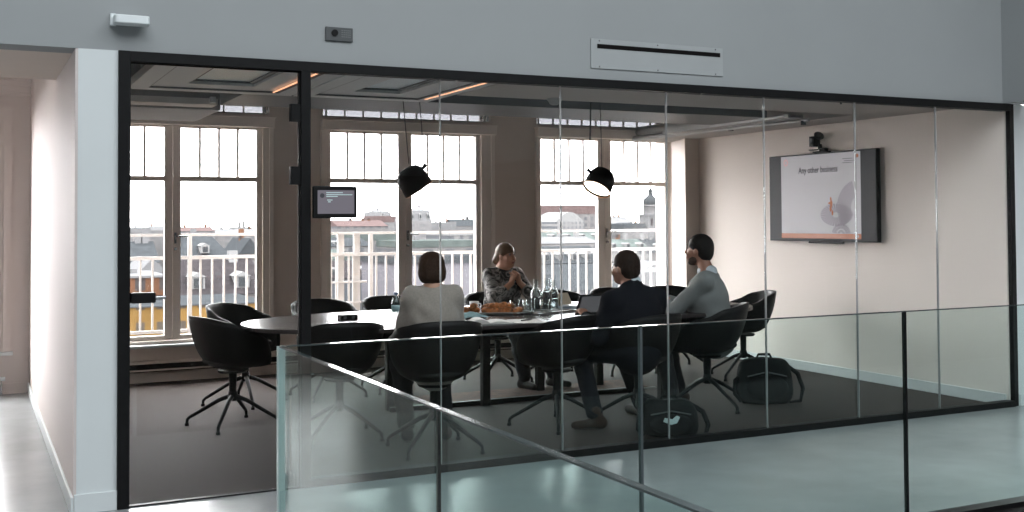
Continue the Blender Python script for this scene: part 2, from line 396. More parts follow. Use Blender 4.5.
# ------------------------------------------------------------------ fixtures on the walls and ceiling
t = thing('access_panel', 'white wall panel with a long black slot above the partition', 'vent panel', (3.508, G, 2.42))
MB().box(0, 1.022, -.008, 0, 0, .188).build('panel', mat('panel_paint', (.38, .395, .40), .6, var=.02), t, bevel=.002)
MB().box(.045, 1.0, -.0095, -.008, .128, .156).build('slot', M_dark, t)
for x in (.06, .5, .96):
    for z in (.012, .176): MB().cyl((x, -.0085, z), (x, -.0105, z), .005, n=8).build('screw', M_chrome, t)
t = thing('sensor_box', 'small white sensor on a bracket high on the grey wall', 'sensor', (.645, G, 2.478))
MB().box(0, .03, -.03, 0, -.002, .06).build('bracket', M_plastic, t, bevel=.003)
MB().rbox(.012, .185, -.115, -.018, .0, .044, .018).build('housing', M_plastic, t, bevel=.006)
t = thing('alarm_plate', 'dark grey plate with a round button on the grey wall', 'wall device', (1.787, G, 2.478))
MB().box(0, .158, -.014, 0, 0, .078).build('plate', M_dgrey, t, bevel=.003)
MB().cyl((.052, -.02, .045), (.052, -.013, .045), .019).build('round_button', M_black, t)
g = MB()
for i in range(5):
    for j in range(4): g.cyl((.095+i*.0115, -.0155, .026+j*.012), (.095+i*.0115, -.0138, .026+j*.012), .0038, n=8)
g.build('speaker_holes', mat('speaker_mesh', (.16, .17, .17), .5), t)

# room booking tablet
M_scr = mat('tablet_screen', (.09, .085, .10), .25, var=.03, emit=(.30, .27, .31), es=.35)
M_scrt = mat('tablet_text', (.3, .4, .4), .5, emit=(.45, .55, .55), es=.5)
M_scrd = mat('tablet_badge', (.05, .05, .06), .5)
t = thing('tablet_display', 'black room booking tablet on the glass beside the door post', 'tablet', (1.702, G-.052, 1.482))
MB().rbox(0, .256, 0, .026, 0, .178, .01).build('casing', M_black, t, bevel=.006)
sc = MB().box(.026, .236, -.0012, 0, .024, .155).build('screen', M_scr, t)
tx = MB()
for x0, x1, z in ((.075, .17, .139), (.075, .215, .128), (.075, .14, .118), (.08, .11, .098), (.085, .10, .088), (.18, .225, .128)): tx.box(x0, x1, -.0022, -.0013, z, z+.005)
tx.build('text_lines', M_scrt, sc)
MB().cyl((.052, -.0022, .125), (.052, -.0013, .125), .013).build('badge', M_scrd, sc)
MB().box(.02, .10, .026, .056, .05, .13).build('mount', M_black, t)

# the big screen on the wall
M_bezel = mat('screen_bezel', (.008, .008, .009), .5, spec=.2)
M_off = mat('screen_side', (.02, .021, .024), .45, spec=.15, var=.1, scale=3, emit=(.05, .053, .06), es=.18)
M_slide = mat('slide_white', (.30, .29, .31), .4, var=.03, scale=2, emit=(.72, .69, .72), es=.18)
M_or = mat('slide_orange', (.30, .075, .02), .4, emit=(.62, .20, .07), es=.18)
M_st = mat('slide_text_grey', (.09, .09, .10), .5, emit=(.17, .165, .18), es=.45)
M_st2 = mat('slide_title_grey', (.05, .05, .055), .6, spec=.1, emit=(.12, .12, .13), es=.2)
M_lil = mat('slide_lilac', (.19, .165, .20), .5, emit=(.45, .40, .46), es=.13)
M_pk = mat('slide_pink', (.4, .2, .2), .5, emit=(.6, .33, .33), es=.42)
tv = thing('tv_screen', 'large flat screen showing a slide, mounted on the warm white wall', 'screen', (7.215, 8.04, 1.67), -PI/2)
MB().rbox(-.73, .73, 0, .05, -.42, .42, .008).build('bezel', M_bezel, tv, bevel=.003)
MB().box(-.72, .72, -.001, 0, -.408, .412).build('display', M_off, tv)
sl = MB().box(-.545, .535, -.0022, -.0012, -.385, .405).build('slide', M_slide, tv)
MB().box(-.545, .535, -.0034, -.0023, -.392, -.345).build('orange_footer', M_or, sl)
text('Any other business', .086, M_st2, sl, (-.29, -.0035, .232), name='slide_title', sx=.80)
fl = MB()
for k in range(8):
    a = 2*PI*k/8; fl.cyl((-.475+.027*math.cos(a), -.0028, .345+.027*math.sin(a)), (-.475+.027*math.cos(a), -.0024, .345+.027*math.sin(a)), .010, n=8)
fl.build('flower_logo', M_pk, sl)
lg = MB()
for x0, x1, z in ((.31, .44, .342), (.33, .46, .322), (.31, .43, .305)): lg.box(x0, x1, -.003, -.0024, z, z+.007)
lg.build('caption_lines', M_st, sl)
MB().cyl((.495, -.003, .365), (.495, -.0024, .365), .018).build('orange_dot', M_or, sl)
MB().cyl((.497, -.0036, -.367), (.497, -.0045, -.367), .012).build('pale_dot', M_slide, sl)
fan = MB()
def fanring(cx, cz, r0, r1, n, sq, a0=0, a1=2*PI):
    for k in range(n):
        a = a0+(a1-a0)*k/n; b = a+(a1-a0)/n*.6
        P = [(cx+r0*math.cos(a), cz+sq*r0*math.sin(a)), (cx+r1*math.cos(a), cz+sq*r1*math.sin(a)), (cx+r1*math.cos(b), cz+sq*r1*math.sin(b)), (cx+r0*math.cos(b), cz+sq*r0*math.sin(b))]
        fan.prism_y(P, -.0030, -.0024)
fanring(.22, -.17, .05, .21, 34, .5)
fanring(.53, -.10, .12, .30, 30, .85, PI*.62, PI*1.25)
fanring(.28, -.345, .06, .12, 20, .8, .05, PI*.97)
fanring(.28, -.345, .02, .045, 8, .8, .05, PI*.97)
fan.build('wheel_pattern', M_lil, sl)
fg = MB().ell((.150, -.004, -.02), (.012, .002, .016)).ell((.155, -.004, -.065), (.018, .002, .035)).ell((.148, -.004, -.11), (.014, .002, .03)).ell((.17, -.004, -.15), (.012, .002, .025)).ell((.135, -.004, -.06), (.02, .002, .010))
fg.build('orange_figure', M_or, sl)
MB().box(-.06, .06, .05, .06, -.2, .2).build('wall_mount', M_bezel, tv)
MB().rbox(-.16, .30, -.006, .02, -.438, -.42, .004).build('sensor_bar', M_bezel, tv)
t = thing('video_camera', 'black video camera on a bracket above the big screen', 'camera', (7.215, 8.0, 2.09), -PI/2)
MB().box(-.10, .08, -.03, .04, .0, .014).box(-.13, -.05, -.05, .0, .022, .032).box(-.02, .06, -.02, .02, .014, .04).build('bracket', M_black, t, bevel=.002)
MB().cyl((-.03, 0, .03), (-.03, 0, .08), .018).build('neck', M_black, t)
MB().rbox(-.12, -.05, -.06, .03, .06, .155, .015).ell((-.03, -.01, .16), (.055, .045, .035), rot=Matrix.Rotation(.5, 3, 'Y')).build('camera_head', M_black, t)
MB().cyl((-.085, -.068, .115), (-.085, -.058, .115), .02).build('lens', M_dgrey, t)

# ceiling devices
def detector(name, label, loc, s=1, mt=M_plastic):
    t = thing(name, label, 'smoke detector', loc)
    MB().lathe([(.055*s, 0), (.055*s, -.012*s), (.045*s, -.02*s), (.038*s, -.035*s), (.02*s, -.045*s), (0, -.047*s)], c=(0, 0, 0)).build('body', mt, t)
    MB().cyl((0, 0, 0), (0, 0, .004*s), .06*s).build('base_plate', mt, t)
    return t
M_det = mat('detector_plastic', (.42, .41, .40), .5)
detector('smoke_detector', 'white smoke detector just in front of the dark beam', (3.86, 7.10, 2.356), 1.0, M_det)
detector('smoke_detector', 'small grey detector recessed in the hanging ceiling panel', (2.66, 6.62, 2.451), .9, M_det)
t = thing('ceiling_sensor', 'small sensor stalk hanging from the plain ceiling', 'sensor', (5.89, 6.32, 2.36))
MB().cyl((0, 0, 0), (0, 0, -.012), .022).build('base_plate', M_det, t); MB().cyl((0, 0, -.012), (0, 0, -.035), .008).build('stalk', M_dgrey, t)
t = thing('spotlight', 'small spotlight fixed to the front of the dark beam', 'spotlight', (2.72, 7.76, 2.40))
MB().cyl((-.05, 0, .0), (.05, .0, .008), .016).build('barrel', M_det, t); MB().box(-.01, .01, .0, .04, .0, .02).build('bracket', M_det, t)
# pipes near the screen wall
t = thing('sprinkler_pipe', 'grey pipe with black end fittings along the ceiling edge', 'pipe', (0, 0, 0))
MB().tube([(6.78, 10.5, 2.46), (6.78, 9.4, 2.45), (6.78, 8.9, 2.42)], .055, 12).build('thick_pipe', M_pipe, t)
MB().tube([(6.72, 10.5, 2.38), (6.72, 9.6, 2.375), (6.72, 8.75, 2.37)], .03, 12).build('thin_pipe', M_pipe, t)
MB().cyl((6.80, 8.80, 2.415), (6.80, 8.90, 2.42), .062).build('collar', mat('brown_collar', (.10, .07, .055), .6), t)
MB().cyl((6.72, 8.74, 2.335), (6.72, 8.74, 2.39), .026).build('sprinkler_head', M_black, t)
t = thing('hanging_cable_tray', 'pale grey cable tray and pipe ending below the ceiling near the screen', 'cable tray', (0, 0, 0))
MB().box(6.44, 6.59, 7.55, 9.5, 2.352, 2.36).box(6.43, 6.445, 7.55, 9.5, 2.352, 2.385).box(6.585, 6.60, 7.55, 9.5, 2.352, 2.385).build('tray', M_pipe, t)
MB().tube([(6.65, 9.4, 2.36), (6.65, 8.3, 2.345), (6.66, 7.55, 2.338)], .016, 10).build('pipe', M_pipe, t)
MB().cyl((6.66, 7.62, 2.30), (6.66, 7.62, 2.336), .024).build('nozzle', M_black, t)
# ribbed fixture near first window
t = thing('ceiling_light', 'long ribbed light fitting on the ceiling by the first window', 'ceiling light', (0, 0, 0))
r = MB()
for k in range(5): r.box(.8, 1.76, 8.8+k*.05, 8.83+k*.05, 2.39, 2.44)
r.build('louvre', mat('louvre_grey', (.7, .68, .65), .4), t)
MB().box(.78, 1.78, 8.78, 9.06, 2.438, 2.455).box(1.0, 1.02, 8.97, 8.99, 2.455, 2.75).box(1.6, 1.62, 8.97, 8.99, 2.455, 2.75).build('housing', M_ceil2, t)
MB().box(1.69, 1.73, 8.72, 8.77, 2.40, 2.445).build('end_sensor', M_plastic, t)

# pendant lamps
def pendant(label, c, axis, cords):
    t = thing('pendant_lamp', label, 'pendant lamp', (c[0], c[1], c[2]))
    ax = Vector(axis).normalized()
    prof = [(.0, -.10), (.045, -.098), (.085, -.082), (.106, -.05), (.114, 0), (.120, .085), (.116, .085), (.110, 0), (.10, -.045), (.08, -.072), (0, -.085)]
    MB().lathe(prof, 32, axis=ax).build('lamp_shade', M_shell, t)
    MB().lathe([(0, .066), (.112, .066), (.112, .070), (0, .070)], 28, axis=ax).build('diffuser', M_lampin, t)
    MB().lathe([(.1165, .0845), (.1205, .0845), (.1205, .0885), (.1165, .0885), (.1165, .0845)], 32, axis=ax, caps=False).build('lower_ring', mat('lamp_rim', (.3, .16, .09), .4, emit=(.9, .4, .2), es=.25), t)
    side = Vector((cords[0][0], cords[0][1], cords[0][2]))
    MB().cyl(side*.8, side*1.22, .014).cyl(side*1.1, side*1.1+Vector((0, 0, .018)), .010).build('hinge_knob', M_black, t)
    for (a, b, cz, tx, ty) in cords:
        p = Vector((a, b, cz))*1.12; q = Vector((tx, ty, 2.75-c[2]))
        MB().tube([p, p.lerp(q, .5)+Vector((.004, 0, 0)), q], .0032, 6).build('cord', M_cable, t)
    MB().cyl((cords[0][3], cords[0][4], 2.745-c[2]), (cords[0][3], cords[0][4], 2.75-c[2]), .03).build('ceiling_rose', M_black, t)
    return t
pendant('black drum pendant lamp tilted to the right, hanging above the woman seen from behind', (2.995, 7.75, 1.775), (.54, -.09, -.80),
        [(.085, 0.0, .095, .02, 0), (-.005, .06, .11, -.10, .05)])
pendant('black drum pendant lamp showing its lit white underside', (4.635, 7.75, 1.785), (-.53, -.16, -.80),
        [(-.10, 0.0, .075, -.08, 0), (-.075, .02, .09, -.07, .02), (.03, .03, .10, .02, .05)])

# radiator valve at the hall end
t = thing('radiator_valve', 'small metal radiator valve by the hall end wall', 'valve', (.26, 10.36, 0))
MB().cyl((0, 0, 0), (0, 0, .13), .008).build('pipe', M_chrome, t); MB().cyl((-.05, 0, .14), (.03, 0, .14), .018).build('valve_head', M_plastic, t)
# ------------------------------------------------------------------ chairs
def shell_bm(rx, ry, off, zlo, sub=48):
    # tub shell: polar bowl, high at the back (-y), arms at the sides, open at the front
    m = MB(); nt = 14; vs = []
    KN = [(0, .02), (.05, .025), (.14, .14), (.28, .23), (.5, .285), (.75, .352), (1, .385)]
    def H(phi):       # phi = 0 front, pi back
        c = (1-math.cos(phi))/2
        for (a0, h0), (a1, h1) in zip(KN, KN[1:]):
            if c <= a1+1e-9:
                q = (c-a0)/(a1-a0); q = q*q*(3-2*q)*.5+q*.5; return h0+(h1-h0)*q
        return KN[-1][1]
    for i in range(nt+1):
        a = (i/nt)*PI/2
        for k in range(sub):
            phi = 2*PI*k/sub; h = H(phi)
            rr = math.sin(a)**.48; zz = (1-math.cos(a))**1.0*h
            flare = .93+.07*(zz/.35)
            sx_, cx_ = math.sin(phi), math.cos(phi)
            x = (rx-off)*rr*flare*math.copysign(abs(sx_)**.86, sx_); y = (ry-off)*rr*flare*math.copysign(abs(cx_)**.86, cx_)
            vs.append((x, y-.02*(zz/.35), zlo+off*.9+zz*(1 if off == 0 else .985)))
    return vs, nt, sub
def make_shell():
    m = MB()
    a, nt, n = shell_bm(.295, .275, 0, .415); b, _, _ = shell_bm(.295, .275, .026, .415)
    # lift inner rim to meet the outer rim
    for k in range(n):
        i = nt*n+k; b[i] = (b[i][0], b[i][1], a[i][2])
    o = len(a); vs = a+b; fs = []
    for i in range(nt):
        for k in range(n):
            k2 = (k+1) % n
            fs.append((i*n+k2, i*n+k, (i+1)*n+k, (i+1)*n+k2))
            fs.append((o+i*n+k, o+i*n+k2, o+(i+1)*n+k2, o+(i+1)*n+k))
    for k in range(n):
        k2 = (k+1) % n; fs.append((nt*n+k, o+nt*n+k, o+nt*n+k2, nt*n+k2))
    return m.add(vs, fs, True)
def make_chair(name, label):
    t = thing(name, label, 'chair', group='black tub chairs around the long table')
    make_shell().build('shell', M_shell, t)
    c = MB(); c.lathe([(0, .452), (.17, .452), (.205, .462), (.214, .478), (.205, .494), (.17, .502), (0, .506)], 28); c.build('seat_cushion', M_cush, t)
    MB().cyl((0, 0, .24), (0, 0, .40), .026, .030).cyl((0, 0, .385), (0, 0, .402), .10, .11).build('stem', M_black, t)
    MB().lathe([(.0, .175), (.03, .18), (.036, .21), (.03, .25), (0, .252)], 16).build('hub', M_black, t)
    for k in range(4):
        a = PI/4+k*PI/2; d = Vector((math.cos(a), math.sin(a), 0))
        MB().tube([d*.02+Vector((0, 0, .215)), d*.10+Vector((0, 0, .185)), d*.315+Vector((0, 0, .062)), d*.333+Vector((0, 0, .045)), d*.335+Vector((0, 0, .012))], [.017, .016, .0125, .012, .011], 10).cyl(d*.335, d*.335+Vector((0, 0, .02)), .016).build('leg', M_black, t)
    return t
R = math.radians
chair_spots = [
 # x, y, facing (deg, 0 = +y, clockwise positive toward +x), label
 (1.715, 8.03, 74, 'black tub chair tucked under the rounded end of the table, nearest the glass door', 1),
 (2.02, 8.98, 138, 'black tub chair at the curved window-side corner of the table end, behind another chair', 1),
 (2.27, 7.26, 6, 'empty black tub chair behind the black door post, on the hall side of the table', 1),
 (2.685, 6.58, 5, 'black tub chair carrying the woman in the pale grey sweater', 1.02, 1.055),
 (3.78, 6.95, -18, 'empty black tub chair between the pale grey sweater and the dark suit', 1.02),
 (4.33, 6.74, -14, 'black tub chair carrying the man in the dark navy suit', 1.02),
 (5.19, 7.08, -46, 'black tub chair carrying the dark-haired man in the light grey sweater', 1.09, 1.02),
 (6.46, 8.25, -68, 'empty black tub chair at the screen end of the table, behind the backpack', 1),
 (2.72, 9.02, 172, 'black tub chair on the window side, its rim showing just right of the door post', 1),
 (3.36, 9.10, 180, 'black tub chair on the window side of the table beside the water bottle', 1),
 (4.34, 9.10, 184, 'black tub chair carrying the woman in the patterned blouse', 1),
 (5.02, 9.10, 178, 'black tub chair on the window side behind the glass carafes', 1.02),
 (5.66, 9.08, 184, 'black tub chair on the window side hidden behind the suited man and the open laptop', 1),
 (6.27, 9.04, 190, 'black tub chair on the window side seen between the two men', 1),
]
chair0 = None
for i, (x, y, a, lb, sc, *zz) in enumerate(chair_spots):
    zs = zz[0] if zz else 1
    if i == 0:
        chair0 = make_chair('tub_chair', lb); chair0.location = (x, y, 0); chair0.rotation_euler = (0, 0, -R(a)); chair0.scale = (sc, sc, 1)
    else:
        c = dup(chair0, (x, y, 0), -R(a), lb, scale=(sc, sc, zs))

# ------------------------------------------------------------------ the table
t = thing('conference_table', 'long boat-shaped dark conference table with black legs', 'table', (3.86, 7.75, 0))
def sup(a, b, n, N=72, x0=0, y0=0):
    P = []
    for k in range(N):
        q = 2*PI*k/N; c, s = math.cos(q), math.sin(q)
        P.append((x0+a*math.copysign(abs(c)**(2/n), c), y0+b*math.copysign(abs(s)**(2/n), s)))
    return P
TZ = .74
TA, TB, TN = 2.13, .86, 2.5
MB().prism(sup(TA, TB, TN), TZ-.028, TZ).build('table_top', M_table, t, bevel=.004)
MB().box(-.90, -.896, -.88, .88, TZ, TZ+.0006).box(.85, .854, -.88, .88, TZ, TZ+.0006).box(-1.9, 1.9, .05, .053, TZ, TZ+.0006).build('top_joints', M_black, t)
MB().box(-1.6, 1.6, -.40, -.32, TZ-.10, TZ-.028).box(-1.6, 1.6, .40, .48, TZ-.10, TZ-.028).box(-1.15, -1.07, -.4, .4, TZ-.10, TZ-.028).box(1.07, 1.15, -.4, .4, TZ-.10, TZ-.028).build('under_frame', M_black, t)
for x, y in ((-.92, .36), (-.17, .22), (.55, .66), (1.16, .70), (1.16, -.30)):
    MB().rbox(x-.033, x+.033, y-.033, y+.033, .0, TZ-.028, .008).build('leg', M_black, t)
MB().box(-.95, 1.19, .255, .30, .0, .035).build('floor_bar', M_black, t)

# flat floor strips under the table, added to imitate a brown reflection in the glass
M_reflstrip = mat('brown_reflection', (.075, .030, .018), .95, var=.75, scale=16, bump=.3, bscale=200, stretch=(1, 3, 1))
rg = thing('reflection_strip', 'long narrow reddish brown strip under the table standing in for a glass reflection', 'reflection strip', (0, 0, 0))
MB().box(3.25, 5.35, 8.16, 8.62, .001, .008).build('brown_band', M_reflstrip, rg)
MB().box(3.20, 5.38, 8.08, 8.12, .001, .010).build('pale_streak', mat('pale_reflection', (.22, .215, .21), .8), rg)

# ------------------------------------------------------------------ things on the table
T = TZ
M_clear = glass('drinking_glass', (.90, .92, .92), 1.2, f0=.06)
M_water = glass('water_tint', (.60, .64, .66), 1.5)
M_paper = mat('paper', (.52, .50, .47), .7, var=.04, scale=30)
M_past = mat('baked_pastry', (.34, .12, .035), .6, var=.8, scale=30, bump=.5, bscale=90)
M_dark2 = mat('dark_laptop_plastic', (.018, .018, .02), .4)
M_lscr = mat('laptop_screen_grey', (.12, .12, .13), .3, var=.06, scale=10, emit=(.2, .2, .21), es=.35)
M_teal = mat('teal_napkin', (.33, .50, .53), .7)
M_ceramic = mat('pale_ceramic', (.62, .62, .60), .3)
M_wood = mat('light_wood', (.50, .36, .22), .5, var=.2, scale=10)

def carafe(label, x, y, h, fill, grp='glass water carafes on the table'):
    t = thing('glass_carafe', label, 'carafe', (x, y, T), group=grp)
    k = h/.27
    pr = [(0, .003), (.040, .003), (.043, .01), (.043, .14*k), (.036, .17*k), (.019, .20*k), (.017, .25*k), (.021, .27*k), (.019, .27*k), (.015, .25*k), (.017, .20*k), (.033, .168*k), (.040, .14*k), (.040, .012), (0, .010)]
    MB().lathe(pr, 24).build('glass_body', M_clear, t)
    MB().lathe([(0, .012), (.038, .012), (.038, fill), (0, fill)], 20).build('dark_drink', fillm, t)
    return t
fillm = mat('dark_drink', (.035, .035, .04), .15, spec=.8)
carafe('tall clear carafe with dark drink, leftmost of the carafes', 4.11, 7.90, .245, .105)
carafe('tall carafe two thirds full of dark drink in the middle of the tray', 4.17, 7.83, .255, .15)
M_cl2 = fillm; fillm = M_water
carafe('tall pale carafe of clear water beside the magazines', 4.26, 7.88, .24, .09)
tr = thing('serving_tray', 'flat dark tray under the carafes and glasses', 'tray', (4.13, 7.74, T), .35)
m = MB().rbox(-.30, .30, -.19, .19, .001, .006, .05); m.build('tray_base', M_dgrey, tr)
m = MB(); P = sup(.30, .19, 6, 48); Pi = sup(.290, .180, 6, 48); n = 48
m.add([(x, y, .002) for x, y in P]+[(x, y, .018) for x, y in P]+[(x, y, .018) for x, y in Pi]+[(x, y, .004) for x, y in Pi],
      [(j*n+k, j*n+(k+1) % n, (j+1)*n+(k+1) % n, (j+1)*n+k) for j in range(3) for k in range(n)], True)
m.build('tray_rim', M_chrome, tr)
def tumbler(label, x, y):
    t = thing('water_glass', label, 'glass', (x, y, T+.007), group='drinking glasses in front of the carafes')
    MB().lathe([(0, .0), (.032, .0), (.037, .10), (.0355, .10), (.030, .012), (0, .010)], 22).build('glass_body', M_clear, t)
    return t
tumbler('empty tumbler closest to the pastries', 3.80, 7.66)
tumbler('empty tumbler at the tray corner nearest the hall', 3.86, 7.56)
tumbler('empty tumbler in front of the left carafe', 3.95, 7.68)
tumbler('empty tumbler in front of the dark carafe', 4.03, 7.60)
# pastries on a platter
pl = thing('serving_plate', 'long pale platter heaped with pastries', 'plate', (3.64, 7.74, T), -.42)
P = sup(.30, .11, 4, 40); m = MB().prism(sup(.22, .075, 4, 40), .001, .006)
n = 40; Pa = sup(.22, .075, 4, 40)
m.add([(x, y, .004) for x, y in Pa]+[(x, y, .018) for x, y in P]+[(x, y, .021) for x, y in P]+[(x, y, .008) for x, y in Pa], [(j*n+k, j*n+(k+1) % n, (j+1)*n+(k+1) % n, (j+1)*n+k) for j in range(3) for k in range(n)], True)
m.build('platter', M_ceramic, pl)
rng = random.Random(3)
spots = []
for k in range(16):
    u = -.22+.44*((k % 8)+.5)/8; v = (-.035 if k < 8 else .035)
    spots.append((u+rng.uniform(-.01, .01), v+rng.uniform(-.008, .008), .028 if k % 3 else .032))
for k in (1, 3, 4, 5, 6): spots.append((-.19+.055*k, rng.uniform(-.02, .02), .064 if k in (1, 4, 5, 6) else .052))
ca, sa = math.cos(-.42), math.sin(-.42)
posn = ['at the tip', 'near the tip', 'toward the tip', 'in the middle', 'just past the middle', 'toward the glasses', 'near the glasses', 'beside the glasses']
p0 = None
def pastry_mesh():
    m = MB(); N = 14
    for i in range(5):
        a = -1.1+.55*i; r = .014+.011*math.cos(a*.9)
        m.ell((.033*math.sin(a), .018*math.cos(a)-.01, 0), (r*.95, r*1.15, r), 10, 7)
    return m
for k, (u, v, z) in enumerate(spots):
    if k in (1, 2, 10): continue
    row = 'front row' if k < 8 else ('back row' if k < 16 else 'top layer')
    lb = 'golden brown pastry in the %s of the platter heap, %s' % (row, posn[k % 8] if k < 16 else posn[(1, 3, 4, 5, 6)[k-16]])
    loc = (3.64+u*ca-v*sa, 7.74+u*sa+v*ca, T+z)
    if p0 is None:
        p0 = pastry_mesh().build('pastry', M_past, None, loc); tag(p0, lb, 'pastry', 'pastries heaped on the platter'); o = p0
    else:
        o = p0.copy(); COL.objects.link(o); o.location = loc; o['label'] = lb
    o.rotation_euler = (rng.uniform(-.2, .2), rng.uniform(-.2, .2), rng.uniform(0, 6.2)); s = rng.uniform(1.0, 1.2); o.scale = (s, s, s)
# paper bowl and cup at the pastries
t = thing('paper_bowl', 'small white bowl behind the pastries', 'bowl', (3.74, 7.90, T))
MB().lathe([(0, .0), (.04, .0), (.065, .06), (.062, .06), (.038, .006), (0, .006)], 24).build('bowl_body', M_ceramic, t)
t = thing('coffee_cup', 'white cup standing left of the pastries near the patterned blouse', 'cup', (3.60, 7.98, T))
MB().lathe([(0, .0), (.028, .0), (.038, .085), (.035, .085), (.026, .006), (0, .006)], 22).build('cup_body', M_ceramic, t)
MB().tube([(.034, 0, .07), (.058, 0, .062), (.06, 0, .035), (.031, 0, .022)], .005).build('handle', M_ceramic, t)
# napkins and packet
t = thing('napkin_packet', 'crumpled teal and white paper packet before the pastries', 'packet', (3.36, 7.52, T), .2)
m = MB(); rr = random.Random(5); N = 10
vs = []
for i in range(N+1):
    for j in range(N+1):
        u, v = i/N-.5, j/N-.5; vs.append((u*.24, v*.15, .004+.035*max(0, 1-4*u*u)*max(0, 1-4*v*v)+rr.uniform(0, .010)))
m.add(vs, [(i*(N+1)+j, (i+1)*(N+1)+j, (i+1)*(N+1)+j+1, i*(N+1)+j+1) for i in range(N) for j in range(N)])
m.build('wrapper', M_teal, t)
MB().rbox(-.05, .12, -.02, .12, .002, .012, .01).build('folded_napkin', M_paper, t)
# open book / notebook at the near edge
t = thing('open_notebook', 'open notebook with curling white pages at the table edge beside the woman in pale grey', 'notebook', (3.30, 7.07, T), -.30)
m = MB()
def page(sgn):
    vs = []; n = 12; 
    for i in range(n+1):
        u = i/n; x = sgn*.16*u; z = .010+.030*math.sin(PI*min(1, u*1.15))*(.9 if sgn < 0 else .35)
        vs += [(x, -.105, z), (x, .105, z), (x, -.105, .0015), (x, .105, .0015)]
    fs = []
    for i in range(n):
        b = i*4; fs += [(b, b+4, b+5, b+1), (b+2, b+3, b+7, b+6), (b, b+2, b+6, b+4), (b+1, b+5, b+7, b+3)]
    fs += [(n*4, n*4+2, n*4+3, n*4+1), (0, 1, 3, 2)]
    m.add(vs, fs)
page(-1); page(1); m.build('pages', M_paper, t)
MB().box(-.17, .17, -.112, .112, .0, .0014).build('cover', M_dark2, t)
t = thing('paper_sheet', 'loose white sheet lying right of the open notebook', 'paper', (3.60, 7.08, T), -.25)
MB().box(-.11, .11, -.15, .15, .0002, .002).build('sheet', M_paper, t)
t = thing('ballpoint_pen', 'dark pen on the loose sheet', 'pen', (3.62, 7.10, T+.0025), .5)
MB().cyl((-.07, 0, .005), (.06, 0, .005), .0045).cyl((.06, 0, .005), (.072, 0, .005), .0045, .001).build('barrel', M_black, t)
t = thing('spectacles', 'thin wire spectacles lying on the dark table before the tray', 'spectacles', (3.66, 7.32, T), .2)
m = MB()
for s in (-1, 1):
    m.tube([(s*.035+.026*math.cos(q), 0, .024+.020*math.sin(q)) for q in [2*PI*k/14 for k in range(15)]], .0018, 6)
    m.tube([(s*.06, 0, .03), (s*.066, .06, .03), (s*.064, .13, .012)], .0018, 6)
m.tube([(-.01, 0, .03), (0, -.003, .034), (.01, 0, .03)], .0018, 6); m.build('wire_frame', M_blackm, t)
# bottle and black laptop at the woman's place
t = thing('water_bottle', 'clear plastic water bottle with blue cap left of the woman in pale grey', 'bottle', (2.755, 7.47, T))
MB().lathe([(0, .002), (.030, .002), (.033, .01), (.033, .06), (.030, .065), (.033, .07), (.033, .13), (.028, .155), (.014, .185), (.013, .20), (0, .20)], 22).build('bottle_body', M_clear, t)
MB().lathe([(.0335, .075), (.0338, .075), (.0338, .12), (.0335, .12)], 22).build('bottle_label', M_teal, t)
MB().cyl((0, 0, .195), (0, 0, .215), .016).build('cap', mat('blue_cap', (.10, .16, .28), .4), t)
def laptop(label, loc, rz, tilt, scr):
    t = thing('laptop', label, 'laptop', loc, rz)
    MB().rbox(-.16, .16, -.11, .11, .0015, .016, .01).build('base', M_dark2, t)
    k = MB()
    for i in range(5):
        for j in range(13): k.box(-.143+j*.022, -.124+j*.022, -.03+i*.024, -.011+i*.024, .0162, .0185)
    k.build('keyboard', M_dgrey, t)
    ct, st = math.cos(tilt), math.sin(tilt)
    def L(x, u, w): return (x, .112+u*ct-w*st, .018+u*st+w*ct)   # u up the lid, w out of it
    m = MB(); vs = [L(x, u, w) for w in (-.006, .0) for u in (0, .225) for x in (-.16, .16)]
    m.add(vs, [(0, 2, 3, 1), (4, 5, 7, 6), (0, 1, 5, 4), (2, 6, 7, 3), (0, 4, 6, 2), (1, 3, 7, 5)])
    lid = m.build('lid', M_dark2, t)
    vs = [L(x, u, w) for w in (.0004, .0014) for u in (.030, .205) for x in (-.132, .132)]
    MB().add(vs, [(0, 2, 3, 1), (4, 5, 7, 6), (0, 1, 5, 4), (2, 6, 7, 3), (0, 4, 6, 2), (1, 3, 7, 5)]).build('screen', scr, lid)
    return t
laptop('black laptop beside the arm of the woman in pale grey, seen edge on', (3.00, 7.28, T), R(-113), R(95), M_lscr)
lp = laptop('open black laptop with grey screen in front of the suited man', (4.17, 7.06, T), R(4), R(118), M_lscr); lp.scale = (.8, .8, .8)
# magazines and angled papers
mg = [(.40, .29, (.45, .47, .49), 'grey magazine at the bottom of the stack beside the carafes'), (.36, .26, (.30, .36, .42), 'blue grey magazine in the middle of the stack beside the carafes'), (.33, .24, (.55, .58, .60), 'pale magazine on top of the stack beside the carafes')]
for k, (a, b, c, lb) in enumerate(mg):
    o = MB().rbox(-a/2, a/2, -b/2, b/2, .0, .011, .004).build('magazine', mat('magazine_%s' % 'abc'[k], c, .35, var=.3, scale=12), None, (4.52, 7.83, T+.001+k*.0115), .15+.12*k)
    tag(o, lb, 'magazine', 'magazines stacked beside the carafes')
t = thing('menu_card', 'folded beige card standing on the magazines', 'card', (4.44, 8.02, T+.0), .3)
MB().add([(-.06, -.05, .0), (.06, -.05, .0), (.06, .02, .12), (-.06, .02, .12), (-.06, .06, 0), (.06, .06, 0)], [(0, 1, 2, 3), (3, 2, 5, 4)]).build('folded_sheet', mat('beige_card', (.52, .44, .34), .7), t)
t = thing('snack_plate', 'small plate of orange brown snacks next to the open laptop', 'plate', (4.62, 7.32, T))
MB().lathe([(0, .002), (.07, .002), (.10, .014), (.098, .017), (.068, .006), (0, .006)], 28).build('plate_body', M_dgrey, t)
